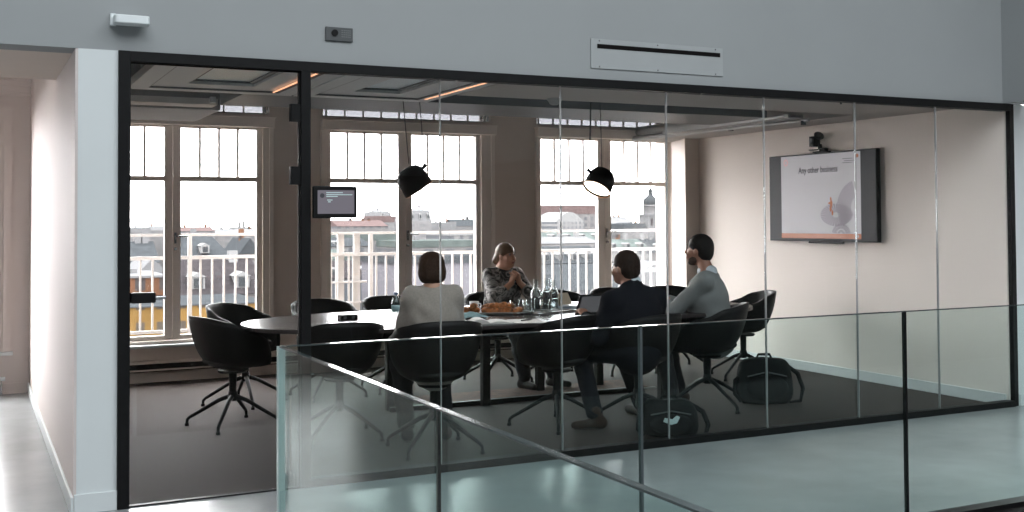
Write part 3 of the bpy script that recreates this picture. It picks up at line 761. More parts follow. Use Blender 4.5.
for k in range(5):
    a = k*1.3; o = p0.copy(); COL.objects.link(o); o.location = (4.62+.04*math.cos(a), 7.32+.04*math.sin(a), T+.03); o.rotation_euler = (0, 0, a)
    o.scale = (.85, .85, .85); o['label'] = 'small brown snack on the plate next to the open laptop'; o['group'] = 'snacks on the small plate'
t = thing('power_socket_box', 'small black socket box on the bare end of the table', 'socket box', (2.52, 7.86, T), .1)
MB().rbox(-.07, .07, -.035, .035, .0, .035, .01).build('box_body', M_black, t, bevel=.004)
MB().cyl((-.035, -.0355, .018), (-.035, -.038, .018), .013).cyl((.03, -.0355, .018), (.03, -.038, .018), .013).build('socket', M_dgrey, t)

# ------------------------------------------------------------------ bags on the floor
M_bag = mat('black_nylon', (.005, .005, .0055), .7, spec=.08, var=.25, scale=30, bump=.3, bscale=120)
def bag(label, x, y, rz, w=.46, h=.36, d=.22, extra=True, name='backpack'):
    t = thing(name, label, 'bag', (x, y, 0), rz)
    me_v = []; m = MB(); n, q = 28, 14
    for i in range(q+1):
        p = PI*i/q
        for k in range(n):
            a = 2*PI*k/n; c, s = math.cos(a), math.sin(a)
            sp = math.sin(p)**.34 if math.sin(p) > 0 else 0
            cz = -math.copysign(abs(math.cos(p))**.5, math.cos(p))
            X = w/2*sp*math.copysign(abs(c)**.45, c); Y = d/2*sp*math.copysign(abs(s)**.6, s)
            Z = h/2+h/2*cz
            X *= 1-.16*(Z/h)**2; Y *= 1-.25*(Z/h)
            me_v.append((X, Y, Z+.006*math.sin(X*31+Z*23)*sp))
    m.add(me_v, [(i*n+k, i*n+(k+1) % n, (i+1)*n+(k+1) % n, (i+1)*n+k) for i in range(q) for k in range(n)], True)
    m.build('bag_body', M_bag, t)
    m = MB(); m.ell((0, -d/2-.01, h*.38), (w*.36, .035, h*.28), 18, 10); m.build('front_pocket', M_bag, t)
    MB().tube([(-w*.34, -d*.47, h*.62), (0, -d*.5, h*.72), (w*.34, -d*.47, h*.62)], .005).tube([(-w*.38, -.02, h*.9), (0, -.03, h*1.0), (w*.38, -.02, h*.9)], .005).build('zip', M_dgrey, t)
    MB().tube([(-.06, 0, h*.97), (-.045, 0, h*1.07), (.045, 0, h*1.07), (.06, 0, h*.97)], .011).build('carry_handle', M_bag, t)
    m = MB()
    m.tube([(w*.40, 0, h*.82), (w*.56, -.04, h*.66), (w*.62, -.09, h*.35), (w*.55, -.13, h*.10), (w*.36, -.14, .03)], [.016, .018, .018, .014, .010])
    m.tube([(-w*.40, 0, h*.6), (-w*.52, -.05, h*.52), (-w*.56, -.10, h*.25), (-w*.46, -.12, .03)], [.022, .02, .016, .012])
    m.build('shoulder_strap', M_bag, t)
    return t
bag('full black backpack on the floor below the empty chair at the screen end', 5.70, 7.02, -.45)
b2 = bag('slumped dark shoulder bag with a pale tag on the floor just inside the glass', 4.27, 6.26, -.45, .40, .25, .18, name='shoulder_bag')
m = MB(); m.prism_y([(-.06, .12), (-.01, .10), (.03, .11), (.05, .15), (.03, .16), (.0, .135), (-.05, .145)], -.150, -.140); m.build('pale_tag', mat('pale_tag', (.55, .66, .66), .6), b2)
# ------------------------------------------------------------------ people (signed-distance bodies polygonised to one surface each)
def polygonise(prims, h, mods=None):
    """prims: dicts t=cap|ell, a,b,ra,rb | c,r,R ; k blend ; op add|sub"""
    lo = np.array([1e9]*3); hi = -lo
    for p in prims:
        if p.get('op') == 'sub': continue
        if p['t'] == 'cap':
            r = max(p['ra'], p['rb']); P = np.array([p['a'], p['b']]); lo = np.minimum(lo, P.min(0)-r); hi = np.maximum(hi, P.max(0)+r)
        else:
            r = max(p['r']); c = np.array(p['c']); lo = np.minimum(lo, c-r); hi = np.maximum(hi, c+r)
    lo -= 4*h+.01; hi += 4*h+.01
    N = np.ceil((hi-lo)/h).astype(int)+1
    D = np.full(N, .2, dtype=np.float32)
    ax = [lo[i]+h*np.arange(N[i]) for i in range(3)]
    for p in prims:
        k = p.get('k', .02)
        if p['t'] == 'cap':
            r = max(p['ra'], p['rb']); P = np.array([p['a'], p['b']]); l, u = P.min(0)-r, P.max(0)+r
        else:
            r = max(p['r']); l, u = np.array(p['c'])-r, np.array(p['c'])+r
        m = k+3*h+.03
        i0 = np.maximum(((l-m-lo)/h).astype(int), 0); i1 = np.minimum(((u+m-lo)/h).astype(int)+2, N)
        sl = tuple(slice(a, b) for a, b in zip(i0, i1))
        X, Y, Z = np.meshgrid(ax[0][sl[0]], ax[1][sl[1]], ax[2][sl[2]], indexing='ij')
        if p['t'] == 'cap':
            a = np.array(p['a'], float); b = np.array(p['b'], float); ab = b-a; L2 = max(ab@ab, 1e-9)
            t = np.clip(((X-a[0])*ab[0]+(Y-a[1])*ab[1]+(Z-a[2])*ab[2])/L2, 0, 1)
            d = np.sqrt((X-a[0]-t*ab[0])**2+(Y-a[1]-t*ab[1])**2+(Z-a[2]-t*ab[2])**2)-(p['ra']+t*(p['rb']-p['ra']))
        else:
            c = p['c']; q = np.stack([X-c[0], Y-c[1], Z-c[2]], -1)
            if p.get('R') is not None: q = q @ np.array(p['R'])      # into local axes
            r = np.array(p['r']); k0 = np.sqrt(((q/r)**2).sum(-1)); k1 = np.sqrt(((q/(r*r))**2).sum(-1))+1e-9
            d = k0*(k0-1)/k1
        cur = D[sl]
        if p.get('op') == 'sub':
            d = -d; hh = np.maximum(k-np.abs(cur-d), 0)/k; D[sl] = np.maximum(cur, d)+hh*hh*k*.25
        else:
            hh = np.maximum(k-np.abs(cur-d), 0)/k; D[sl] = np.minimum(cur, d)-hh*hh*k*.25
    if mods is not None:
        X, Y, Z = np.meshgrid(*ax, indexing='ij'); D = mods(D, X, Y, Z)
    # surface nets
    s = D < 0
    nx, ny, nz = D.shape
    acc = np.zeros((nx-1, ny-1, nz-1, 3), np.float32); cnt = np.zeros((nx-1, ny-1, nz-1), np.float32)
    offs = [(0, 0, 0), (1, 0, 0), (0, 1, 0), (1, 1, 0), (0, 0, 1), (1, 0, 1), (0, 1, 1), (1, 1, 1)]
    def cs(A, o): return A[o[0]:nx-1+o[0], o[1]:ny-1+o[1], o[2]:nz-1+o[2]]
    for i, a in enumerate(offs):
        for b in offs[i+1:]:
            df = [b[j]-a[j] for j in range(3)]
            if sum(abs(q) for q in df) != 1: continue
            da, db = cs(D, a), cs(D, b); x = cs(s, a) != cs(s, b)
            t = np.where(x, da/np.where(x, da-db, 1), 0)
            for j in range(3): acc[..., j] += np.where(x, a[j]+t*df[j], 0)
            cnt += x
    act = cnt > 0
    idx = np.full(act.shape, -1, np.int64); ii = np.argwhere(act); idx[act] = np.arange(len(ii))
    V = lo+h*(ii+acc[act]/cnt[act][:, None])
    F = []
    for axx in range(3):
        o = [0, 0, 0]; o[axx] = 1
        A = s[:nx-o[0], :ny-o[1], :nz-o[2]]; B = s[o[0]:, o[1]:, o[2]:]
        e = np.argwhere(A != B)
        u, v = [(1, 2), (2, 0), (0, 1)][axx]
        e = e[(e[:, u] > 0) & (e[:, v] > 0)]
        e = e[np.all(e < np.array(act.shape)+0, axis=1)]
        def g(du, dv):
            q = e.copy(); q[:, u] += du; q[:, v] += dv; return idx[q[:, 0], q[:, 1], q[:, 2]]
        Q = np.stack([g(-1, -1), g(0, -1), g(0, 0), g(-1, 0)], 1)
        ins = A[e[:, 0], e[:, 1], e[:, 2]]
        Q = np.where(ins[:, None], Q, Q[:, ::-1]); Q = Q[(Q >= 0).all(1)]; F.append(Q)
    F = np.concatenate(F)
    return V, F
def sdf_obj(name, prims, h, m, parent, mods=None):
    V, F = polygonise(prims, h, mods)
    me = bpy.data.meshes.new(name); me.from_pydata(V.tolist(), [], F.tolist())
    me.polygons.foreach_set('use_smooth', [True]*len(F)); me.materials.append(m); me.update()
    o = bpy.data.objects.new(name, me); COL.objects.link(o); o.parent = parent
    return o
def cap(a, b, ra, rb, k=.02, **kw): return dict(t='cap', a=tuple(a), b=tuple(b), ra=ra, rb=rb, k=k, **kw)
def ell(c, r, k=.02, R=None, **kw): return dict(t='ell', c=tuple(c), r=tuple(r), k=k, R=None if R is None else [list(q) for q in R], **kw)

def hand_prims(w, d, n, side, curl=.5, sc=1.0):
    """w wrist, d toward fingers, n palm normal (palm faces n), side +1/-1: thumb side = side * d x n"""
    w, d, n = Vector(w), Vector(d).normalized(), Vector(n); n = (n-d*n.dot(d)).normalized(); s = d.cross(n)*side
    P = []
    L = [.078, .086, .080, .064]; off = [.030, .010, -.010, -.029]; kn = [.080, .084, .080, .072]
    for i in range(4):
        k = w+d*kn[i]*sc+s*off[i]*sc
        P.append(cap(w+s*off[i]*.55*sc, k, .0135*sc, .0105*sc, .012))
        p = k; ang = curl*.55; rr = .0092 if i < 3 else .008
        for j, f in enumerate((.45, .32, .23)):
            dd = d*math.cos(ang)+n*math.sin(ang); q = p+dd*L[i]*f*sc
            P.append(cap(p, q, rr*sc, rr*.92*sc, .003)); rr *= .93; p = q; ang += curl*.9
    b = w+d*.022*sc+s*.022*sc; q = b+(d*.55+s*.75+n*.35).normalized()*.045*sc
    P.append(cap(b, q, .0145*sc, .0115*sc, .010)); q2 = q+(d*.85+s*.25+n*.45).normalized()*.032*sc
    P.append(cap(q, q2, .0105*sc, .0095*sc, .003)); q3 = q2+(d*.9-s*.05+n*.5).normalized()*.024*sc
    P.append(cap(q2, q3, .0095*sc, .0085*sc, .003))
    return P

def person(label, name, loc, rz, q):
    t = thing(name, label, 'person', loc, rz)
    T = q['top']; Hc = Vector((q.get('hx', 0), q.get('hy', .05), T-.122)); yaw, pit, rol = q.get('yaw', 0), q.get('pitch', 0), q.get('roll', 0)
    Rh = (Matrix.Rotation(yaw, 3, 'Z') @ Matrix.Rotation(pit, 3, 'X') @ Matrix.Rotation(rol, 3, 'Y'))
    hs = q.get('hs', 1)
    def hp(x, y, z): return Hc+Rh @ Vector((x, y, z))*hs
    def he(x, y, z, rx, ry, rz_, k=.02, **kw): return ell(hp(x, y, z), (rx*hs, ry*hs, rz_*hs), k, Rh, **kw)
    skin, w = q['skin'], q.get('sh', .19)
    shz = q.get('shz', T-.345); cy = q.get('cy', .0); cx = q.get('cx', 0)
    neckb = Vector((cx+(Hc.x-cx)*.4, cy+.0, shz+.045)); chest = Vector((cx*.9, cy*.95+.01, shz-.13)); pel = Vector((0, 0, .56))
    ShL, ShR = Vector((cx-w+.02, cy, shz)), Vector((cx+w-.02, cy, shz))
    ShL += Vector(q.get('dL', (0, 0, 0))); ShR += Vector(q.get('dR', (0, 0, 0)))
    sh = {'L': ShL, 'R': ShR}
    KL, KR = Vector(q.get('kneeL', (-.13, .44, .53))), Vector(q.get('kneeR', (.13, .44, .53)))
    FL, FR = Vector(q.get('footL', (-.13, .46, .08))), Vector(q.get('footR', (.13, .46, .08)))
    B = [he(0, -.012, .022, .073, .092, .090), he(0, .028, -.035, .060, .066, .078, .03), he(0, .050, -.088, .040, .036, .030, .03),
         cap(hp(0, .088, .012), hp(0, .108, -.022), .007, .0125, .012), he(0, .086, -.060, .024, .012, .012, .012),
         he(.072, -.005, -.012, .010, .020, .031, .006), he(-.072, -.005, -.012, .010, .020, .031, .006),
         he(.031, .086, .016, .015, .010, .010, .008, op='sub'), he(-.031, .086, .016, .015, .010, .010, .008, op='sub'),
         he(.045, .062, -.035, .022, .02, .022, .02), he(-.045, .062, -.035, .022, .02, .022, .02),
         cap(hp(0, -.022, -.04), neckb, .050*q.get('nk', 1), .055*q.get('nk', 1), .03),
         ell(chest, (w*.86, .105, .17), .05), cap(pel, chest, .115, .115, .06), cap(neckb, chest, .06, .09, .05),
         cap(pel+Vector((-.08, 0, 0)), KL, .075, .058, .04), cap(pel+Vector((.08, 0, 0)), KR, .075, .058, .04),
         cap(KL, FL, .052, .036, .02), cap(KR, FR, .052, .036, .02)]
    top, tro, shoe = [], [], []
    tr_ = q.get('bulk', 1.0)
    top += [ell(chest+Vector((0, 0, .0)), (w*1.0, .128*tr_, .185), .06), cap(pel+Vector((0, 0, -.02)), chest, .155*tr_, .145*tr_, .06), cap(neckb+Vector((0, 0, -.035)), chest, .070, .11, .06)]
    if q.get('collar'): top += [cap(neckb+Vector((-.012, -.012, -.02)), neckb+Vector((-.012, -.006, .022)), .070, .062, .02), cap(neckb+Vector((.012, -.012, -.02)), neckb+Vector((.012, -.006, .022)), .070, .062, .02)]
    arm_s = q.get('arm', .055)
    for sd in 'LR':
        s = sh[sd]; e = Vector(q['el'+sd]); h = Vector(q['ha'+sd])
        B += [cap(s, e, .046, .036, .03), cap(e, h, .036, .025, .02)]
        g = 1 if sd == 'R' else -1
        d = Vector(q.get('hd'+sd, tuple((h-e).normalized()))); n = Vector(q.get('hn'+sd, (0, 0, -1)))
        B += hand_prims(h, d, n, -g if q.get('flip'+sd) else g, q.get('curl', .6), q.get('handsc', 1))
        cu = e.lerp(h, q.get('cuff', .9))
        top += [cap(neckb+Vector((g*.05, 0, -.04)), s, .062, arm_s+.008, .04), cap(s, e, arm_s+.006, arm_s-.004, .035), cap(e, cu, arm_s-.004, q.get('cuffr', .038), .025)]
    tro += [ell(pel+Vector((0, 0, -.03)), (.175, .15, .10), .05), cap(pel+Vector((-.085, 0, -.02)), KL, .098, .075, .05), cap(pel+Vector((.085, 0, -.02)), KR, .098, .075, .05),
            cap(KL, KL.lerp(FL, .96), .072, q.get('leg', .058), .02), cap(KR, KR.lerp(FR, .96), .072, q.get('leg', .058), .02)]
    ph = q.get('seed', 0)
    def wr(D, X, Y, Z):
        return D+q.get('wr', .0035)*(np.sin(Z*46+X*17+ph+2.2*np.sin(X*13+ph))*np.cos(Y*21+Z*9)).astype(np.float32)
    sdf_obj('body', B, .0065, skin, t)
    tp = sdf_obj(q['topname'], top, .010, q['topmat'], t, wr)
    sdf_obj('trousers', tro, .011, q['tromat'], t, wr)
    for sd, F in (('L', FL), ('R', FR)):
        dirf = Vector(q.get('toe'+sd, (0, 1, 0))).normalized(); z0 = F.z
        a = Vector((F.x, F.y, 0))-dirf*.05; b = a+dirf*.20
        pr = [cap(a+Vector((0, 0, .040)), b+Vector((0, 0, .032)), .040, .030, .03), cap(a+dirf*.02+Vector((0, 0, .04)), F+Vector((0, 0, q.get('bootz', .03))), .042, .046, .03)]
        o = sdf_obj('shoe', pr, .008, q['shoemat'], t)
    hair = q['hair'](he, hp)
    sdf_obj('hair', hair, .007, q['hairmat'], t, (lambda D, X, Y, Z: D+.0022*(np.sin(X*190+3*np.sin(Z*40))*np.cos(Y*120+Z*35)).astype(np.float32)))
    for s in (-1, 1):
        MB().ell(hp(s*.031, .0725, .016), (.0118*hs,)*3, 12, 8, Rh).build('eye', M_eye, t)
        MB().ell(hp(s*.031, .0832, .016), (.0060*hs, .003*hs, .0055*hs), 10, 6, Rh).build('iris', M_iris, t)
        MB().tube([hp(s*.016, .090, .034), hp(s*.032, .089, .039), hp(s*.048, .078, .034)], .0034, 6).build('eyebrow', q['hairmat'], t)
    MB().ell(hp(0, .096, -.0555), (.021, .006, .0045), 12, 6, Rh).ell(hp(0, .095, -.064), (.018, .006, .005), 12, 6, Rh).build('mouth', M_lip, t)
    return t, hp, he, neckb

M_skin = mat('skin_light', (.56, .30, .20), .5, var=.06, scale=20)
M_skin2 = mat('skin_warm', (.36, .18, .12), .5, var=.06, scale=20)
M_eye = mat('eye_white', (.35, .33, .31), .6, spec=.1); M_iris = mat('iris_brown', (.05, .03, .02), .3); M_lip = mat('lips', (.32, .11, .09), .5)
M_hbrown = mat('hair_dark_brown', (.028, .014, .008), .7, spec=.12, var=.5, scale=60, stretch=(4, 4, 1))
M_hblond = mat('hair_honey_brown', (.17, .095, .05), .5, var=.45, scale=60, stretch=(4, 4, 1))
M_hblack = mat('hair_black', (.010, .008, .007), .6, spec=.2, var=.4, scale=60)
M_hmid = mat('hair_mid_brown', (.022, .012, .008), .7, spec=.2, var=.4, scale=60)
M_knit = mat('pale_grey_knit', (.37, .325, .285), .95, var=.12, scale=90, bump=.5, bscale=260, sheen=.3)
M_knit2 = mat('mid_grey_knit', (.20, .212, .208), .95, var=.10, scale=90, bump=.35, bscale=260, sheen=.2)
M_suit = mat('navy_suit_cloth', (.0105, .0108, .0145), .9, spec=.1, var=.2, scale=100, bump=.15, bscale=250)
M_denim = mat('dark_denim', (.010, .013, .020), .85, var=.2, scale=60)
M_blackcl = mat('black_trousers', (.010, .010, .012), .85, var=.2, scale=60)
M_boot = mat('black_leather_boot', (.010, .008, .008), .45, spec=.2, var=.2)
M_brownshoe = mat('brown_leather', (.025, .012, .008), .5, spec=.15, var=.2)
M_shirt = mat('pale_blue_shirt', (.55, .60, .64), .8)
# patterned blouse
M_blouse = mat('patterned_blouse_cloth', (.15, .145, .145), .75, var=.1)
def _pat():
    nt = M_blouse.node_tree; N, L = nt.nodes, nt.links; b = N['Principled BSDF']
    tc = N.new('ShaderNodeTexCoord'); n = N.new('ShaderNodeTexNoise'); n.inputs['Scale'].default_value = 11; n.inputs['Detail'].default_value = 5; n.inputs['Distortion'].default_value = 1.5
    L.new(tc.outputs['Object'], n.inputs['Vector']); r = N.new('ShaderNodeValToRGB'); e = r.color_ramp.elements
    e[0].position = .42; e[0].color = (.03, .028, .03, 1); e[1].position = .50; e[1].color = (.20, .19, .18, 1)
    x = e.new(.58); x.color = (.48, .46, .44, 1); y = e.new(.66); y.color = (.10, .10, .10, 1)
    L.new(n.outputs['Fac'], r.inputs[0]); L.new(r.outputs[0], b.inputs['Base Color'])
_pat()

def hair_short(he, hp):
    return [he(0, -.018, .036, .083, .100, .092, .02), he(0, -.055, -.02, .074, .060, .070, .03),
            he(0, .110, -.045, .12, .075, .085, .01, op='sub'), he(.09, .03, -.07, .05, .05, .05, .01, op='sub'), he(-.09, .03, -.07, .05, .05, .05, .01, op='sub'),
            he(0, .12, .02, .055, .04, .035, .01, op='sub')]
def beard(he):
    return [he(0, .0235, -.060, .0605, .0655, .056, .02), he(0, .0495, -.0915, .0405, .037, .0305, .02), he(0, .108, -.020, .056, .062, .042, .008, op='sub'), he(0, -.07, -.02, .12, .075, .12, .01, op='sub'), he(0, .02, .03, .12, .12, .062, .01, op='sub')]
def hair_bob(he, hp):
    return [he(0, -.020, .030, .094, .104, .090, .02), he(0, -.060, -.030, .098, .064, .070, .03), he(0, -.085, -.065, .070, .052, .045, .03), he(.05, -.060, -.055, .036, .045, .045, .03), he(-.05, -.060, -.055, .036, .045, .045, .03),
            he(0, .115, -.045, .12, .080, .095, .012, op='sub'), he(0, .12, .03, .05, .04, .04, .01, op='sub')]
def hair_tied(he, hp):
    return [he(0, -.020, .036, .084, .102, .092, .02), he(0, -.060, -.015, .074, .060, .068, .03), he(.02, -.105, -.05, .045, .042, .05, .02), he(0, .108, -.050, .12, .080, .090, .01, op='sub'), he(0, .12, .03, .05, .04, .04, .01, op='sub')]

# woman seen from behind, pale grey sweater
person('woman with dark brown bob seen from behind, in a loose pale grey sweater', 'person', (2.695, 6.60, 0), -R(10), dict(
    top=1.275, hs=.93, hy=.09, cy=.04, sh=.156, skin=M_skin, topname='sweater', topmat=M_knit, tromat=M_blackcl, shoemat=M_boot, hair=hair_bob, hairmat=M_hbrown,
    elL=(-.185, .16, .71), haL=(-.10, .38, .78), elR=(.19, .14, .71), haR=(.17, .34, .78), hdR=(-.35, .9, .1), hdL=(.5, .8, 0), yaw=R(-6), pitch=R(-6), bulk=1.08, arm=.058, cuffr=.042, seed=1.3, wr=.004, shz=.975, nk=.9,
    kneeL=(-.14, .42, .50), kneeR=(.13, .42, .50), footL=(-.12, .34, .09), footR=(.14, .34, .09)))
# woman facing the viewer, patterned blouse, hands clasped before chin
pt, hp, he, nb = person('woman with tied honey brown hair and patterned blouse, hands clasped at her chin', 'person', (4.375, 9.14, 0), R(180)+R(8), dict(
    top=1.268, hy=.12, cy=.06, hx=.0, sh=.165, skin=M_skin, topname='blouse', topmat=M_blouse, tromat=M_denim, shoemat=M_boot, hair=hair_tied, hairmat=M_hblond,
    elL=(-.13, .36, .77), haL=(-.03, .28, .915), elR=(.25, .30, .77), haR=(.045, .27, .905), hdL=(.25, .05, .95), hdR=(-.25, .05, .95), hnL=(1, .0, -.2), hnR=(-1, .0, -.2), curl=1.35, yaw=R(14), pitch=R(-4), bulk=1.08,
    arm=.058, cuff=.42, cuffr=.058, seed=2.1, wr=.005, hs=.93, handsc=.95, shz=.965, kneeL=(-.12, .46, .50), kneeR=(.13, .46, .50), footL=(-.20, .58, .09), footR=(.10, .55, .09), toeL=(-.3, 1, 0), bootz=.12))
# man in the dark suit
pt, hp, he, nb = person('man with short brown hair in a dark navy suit, seen from behind', 'person', (4.27, 6.66, 0), R(8), dict(
    top=1.245, hy=.06, hx=-.05, cy=.02, sh=.225, skin=M_skin2, topname='suit_jacket', topmat=M_suit, tromat=M_suit, shoemat=M_brownshoe, hair=hair_short, hairmat=M_hmid,
    elL=(-.265, .10, .64), haL=(-.19, .34, .765), elR=(.27, .10, .62), haR=(.14, .34, .69), yaw=R(10), pitch=R(0), bulk=1.18, arm=.070, cuffr=.05, seed=.4, wr=.002, shz=.935, nk=1.1, dL=(0, 0, -.05), dR=(0, 0, -.045), collar=1,
    kneeL=(-.20, .40, .50), kneeR=(.18, .40, .52), footL=(-.30, .10, .085), footR=(.30, .30, .08), toeL=(-.9, .3, 0)))
sdf_obj('shirt_collar', [cap(nb+Vector((-.014, -.018, .038)), nb+Vector((.014, -.018, .038)), .046, .046, .02), cap(nb+Vector((0, .02, .01)), nb+Vector((0, .03, .01)), .048, .048, .02)], .006, M_shirt, pt)
# man in the grey sweater
pt, hp, he, nb = person('bearded man with black hair in a light grey sweater, leaning on the table', 'person', (5.27, 7.09, 0), R(47), dict(
    top=1.343, hy=.12, hx=.045, cy=.05, sh=.20, skin=M_skin2, topname='sweater', topmat=M_knit2, tromat=M_blackcl, shoemat=M_brownshoe, hair=hair_short, hairmat=M_hblack,
    elL=(-.15, .30, .745), haL=(-.03, .41, .83), elR=(.20, .25, .745), haR=(.03, .37, .83), hdL=(.7, .5, .15), hdR=(-.7, .5, .15), curl=1.1, yaw=R(-14), pitch=R(2), bulk=1.12, arm=.064, cuffr=.042, seed=3.3, wr=.003, shz=.985, hs=1.02,
    kneeL=(-.16, .40, .50), kneeR=(.14, .40, .50), footL=(-.20, .30, .08), footR=(.12, .30, .08)))
sdf_obj('beard', beard(he), .005, mat('beard_dark_brown', (.055, .030, .020), .8, var=.5, scale=80), pt)
sdf_obj('shirt_collar', [cap(nb+Vector((-.02, -.022, .020)), nb+Vector((.02, -.022, .020)), .053, .053, .02), cap(nb+Vector((0, .02, .02)), nb+Vector((0, .03, .02)), .052, .052, .02)], .006, M_shirt, pt)
# ------------------------------------------------------------------ balcony and city outside
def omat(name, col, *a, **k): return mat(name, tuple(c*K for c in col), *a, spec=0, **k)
M_rail = mat('railing_white', (.38, .37, .365), .6, spec=.1)
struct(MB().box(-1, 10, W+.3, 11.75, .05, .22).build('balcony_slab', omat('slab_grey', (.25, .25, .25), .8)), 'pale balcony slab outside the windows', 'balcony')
YR = 11.5
def railing(name, x0, x1, label, posts, gate=False):
    t = thing(name, label, 'railing')
    MB().box(x0, x1, YR-.02, YR+.02, 1.325, 1.352).build('hand_rail', M_rail, t)
    MB().box(x0, x1, YR-.015, YR+.015, 1.09, 1.125).build('upper_rail', M_rail, t)
    MB().box(x0, x1, YR-.015, YR+.015, .355, .385).build('lower_rail', M_rail, t)
    for p in posts: MB().box(p-.02, p+.02, YR-.02, YR+.02, .22, 1.325).build('post', M_rail, t)
    n = int((x1-x0)/.112)
    for k in range(1, n):
        x = x0+(x1-x0)*k/n; MB().box(x-.010, x+.010, YR-.008, YR+.008, .385, 1.09).build('baluster', M_rail, t)
    return t
railing('balcony_railing', .6, 2.95, 'white balcony railing outside the window behind the glass door', [.65, 2.02, 2.9])
railing('balcony_railing', 3.9, 5.6, 'white balcony railing outside the window right of the seated women', [3.95, 5.5])
railing('balcony_railing', 5.75, 8.4, 'white balcony railing outside the window behind the two men', [5.8, 7.9])
g = thing('balcony_gate', 'white slatted balcony gate with thick posts behind the water bottle', 'gate')
for z0, z1 in ((1.325, 1.352), (1.09, 1.13), (.36, .39), (.80, .82), (.58, .60)): MB().box(3.35, 3.9, YR-.015, YR+.015, z0, z1).build('cross_rail', M_rail, g)
for x in (3.42, 3.62, 3.80): MB().box(x-.035, x+.035, YR+.02, YR+.05, .22, 1.352).build('post', M_rail, g)
for x in (3.50, 3.56, 3.70, 3.75): MB().box(x-.01, x+.01, YR-.01, YR+.01, .39, 1.1).build('slat', M_rail, g)

def facade(name, col, wc, sx, sz, var=.1, off=.5):
    """painted facade with a regular grid of windows as surface pattern"""
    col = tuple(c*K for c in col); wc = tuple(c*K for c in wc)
    m = mat(name, col, .85, var=var, scale=.3, spec=0); nt = m.node_tree; N, L = nt.nodes, nt.links; b = N['Principled BSDF']
    src = b.inputs['Base Color'].links[0].from_socket
    tc = N.new('ShaderNodeTexCoord'); sp = N.new('ShaderNodeSeparateXYZ'); L.new(tc.outputs['Object'], sp.inputs[0])
    def band(o, s, w):
        a = N.new('ShaderNodeMath'); a.operation = 'MULTIPLY'; a.inputs[1].default_value = 1/s; L.new(o, a.inputs[0])
        f = N.new('ShaderNodeMath'); f.operation = 'FRACT'; L.new(a.outputs[0], f.inputs[0])
        l = N.new('ShaderNodeMath'); l.operation = 'LESS_THAN'; l.inputs[1].default_value = w; L.new(f.outputs[0], l.inputs[0]); return l.outputs[0]
    mu = N.new('ShaderNodeMath'); mu.operation = 'MULTIPLY'; L.new(band(sp.outputs[0], sx, .42), mu.inputs[0]); L.new(band(sp.outputs[2], sz, .5), mu.inputs[1])
    mx = N.new('ShaderNodeMix'); mx.data_type = 'RGBA'; L.new(mu.outputs[0], mx.inputs[0]); L.new(src, mx.inputs[6]); mx.inputs[7].default_value = (*wc, 1)
    L.new(mx.outputs[2], b.inputs['Base Color']); return m
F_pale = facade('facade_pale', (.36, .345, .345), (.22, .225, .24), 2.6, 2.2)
F_far = facade('facade_far', (.40, .39, .395), (.31, .31, .32), 3.6, 1.6)  # distance haze put into the colours: pale walls, low-contrast windows
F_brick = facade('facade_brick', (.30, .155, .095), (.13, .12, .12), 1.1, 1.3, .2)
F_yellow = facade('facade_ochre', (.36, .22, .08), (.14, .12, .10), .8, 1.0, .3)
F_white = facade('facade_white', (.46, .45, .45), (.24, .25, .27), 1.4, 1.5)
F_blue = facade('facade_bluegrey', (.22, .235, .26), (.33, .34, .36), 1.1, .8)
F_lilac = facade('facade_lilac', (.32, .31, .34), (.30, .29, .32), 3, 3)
R_slate = omat('slate_roof', (.115, .125, .135), .8, var=.2, scale=2)
R_dark = omat('dark_tile_roof', (.095, .085, .09), .8, var=.25, scale=3)
R_brown = omat('brown_roof', (.26, .19, .185), .8, var=.15, scale=1)
R_teal = omat('grey_green_roof', (.20, .235, .225), .7, var=.25, scale=.5)
R_pale = omat('pale_roof', (.36, .36, .37), .7, var=.1, scale=.5)
M_trimw = omat('dormer_white', (.50, .50, .50), .6)
GZ = -16
struct(MB().box(-150, 420, 13, 600, GZ-1, GZ).build('ground', omat('street_grey', (.16, .16, .165), .9, var=.2, scale=.05)), 'grey streets far below', 'street')

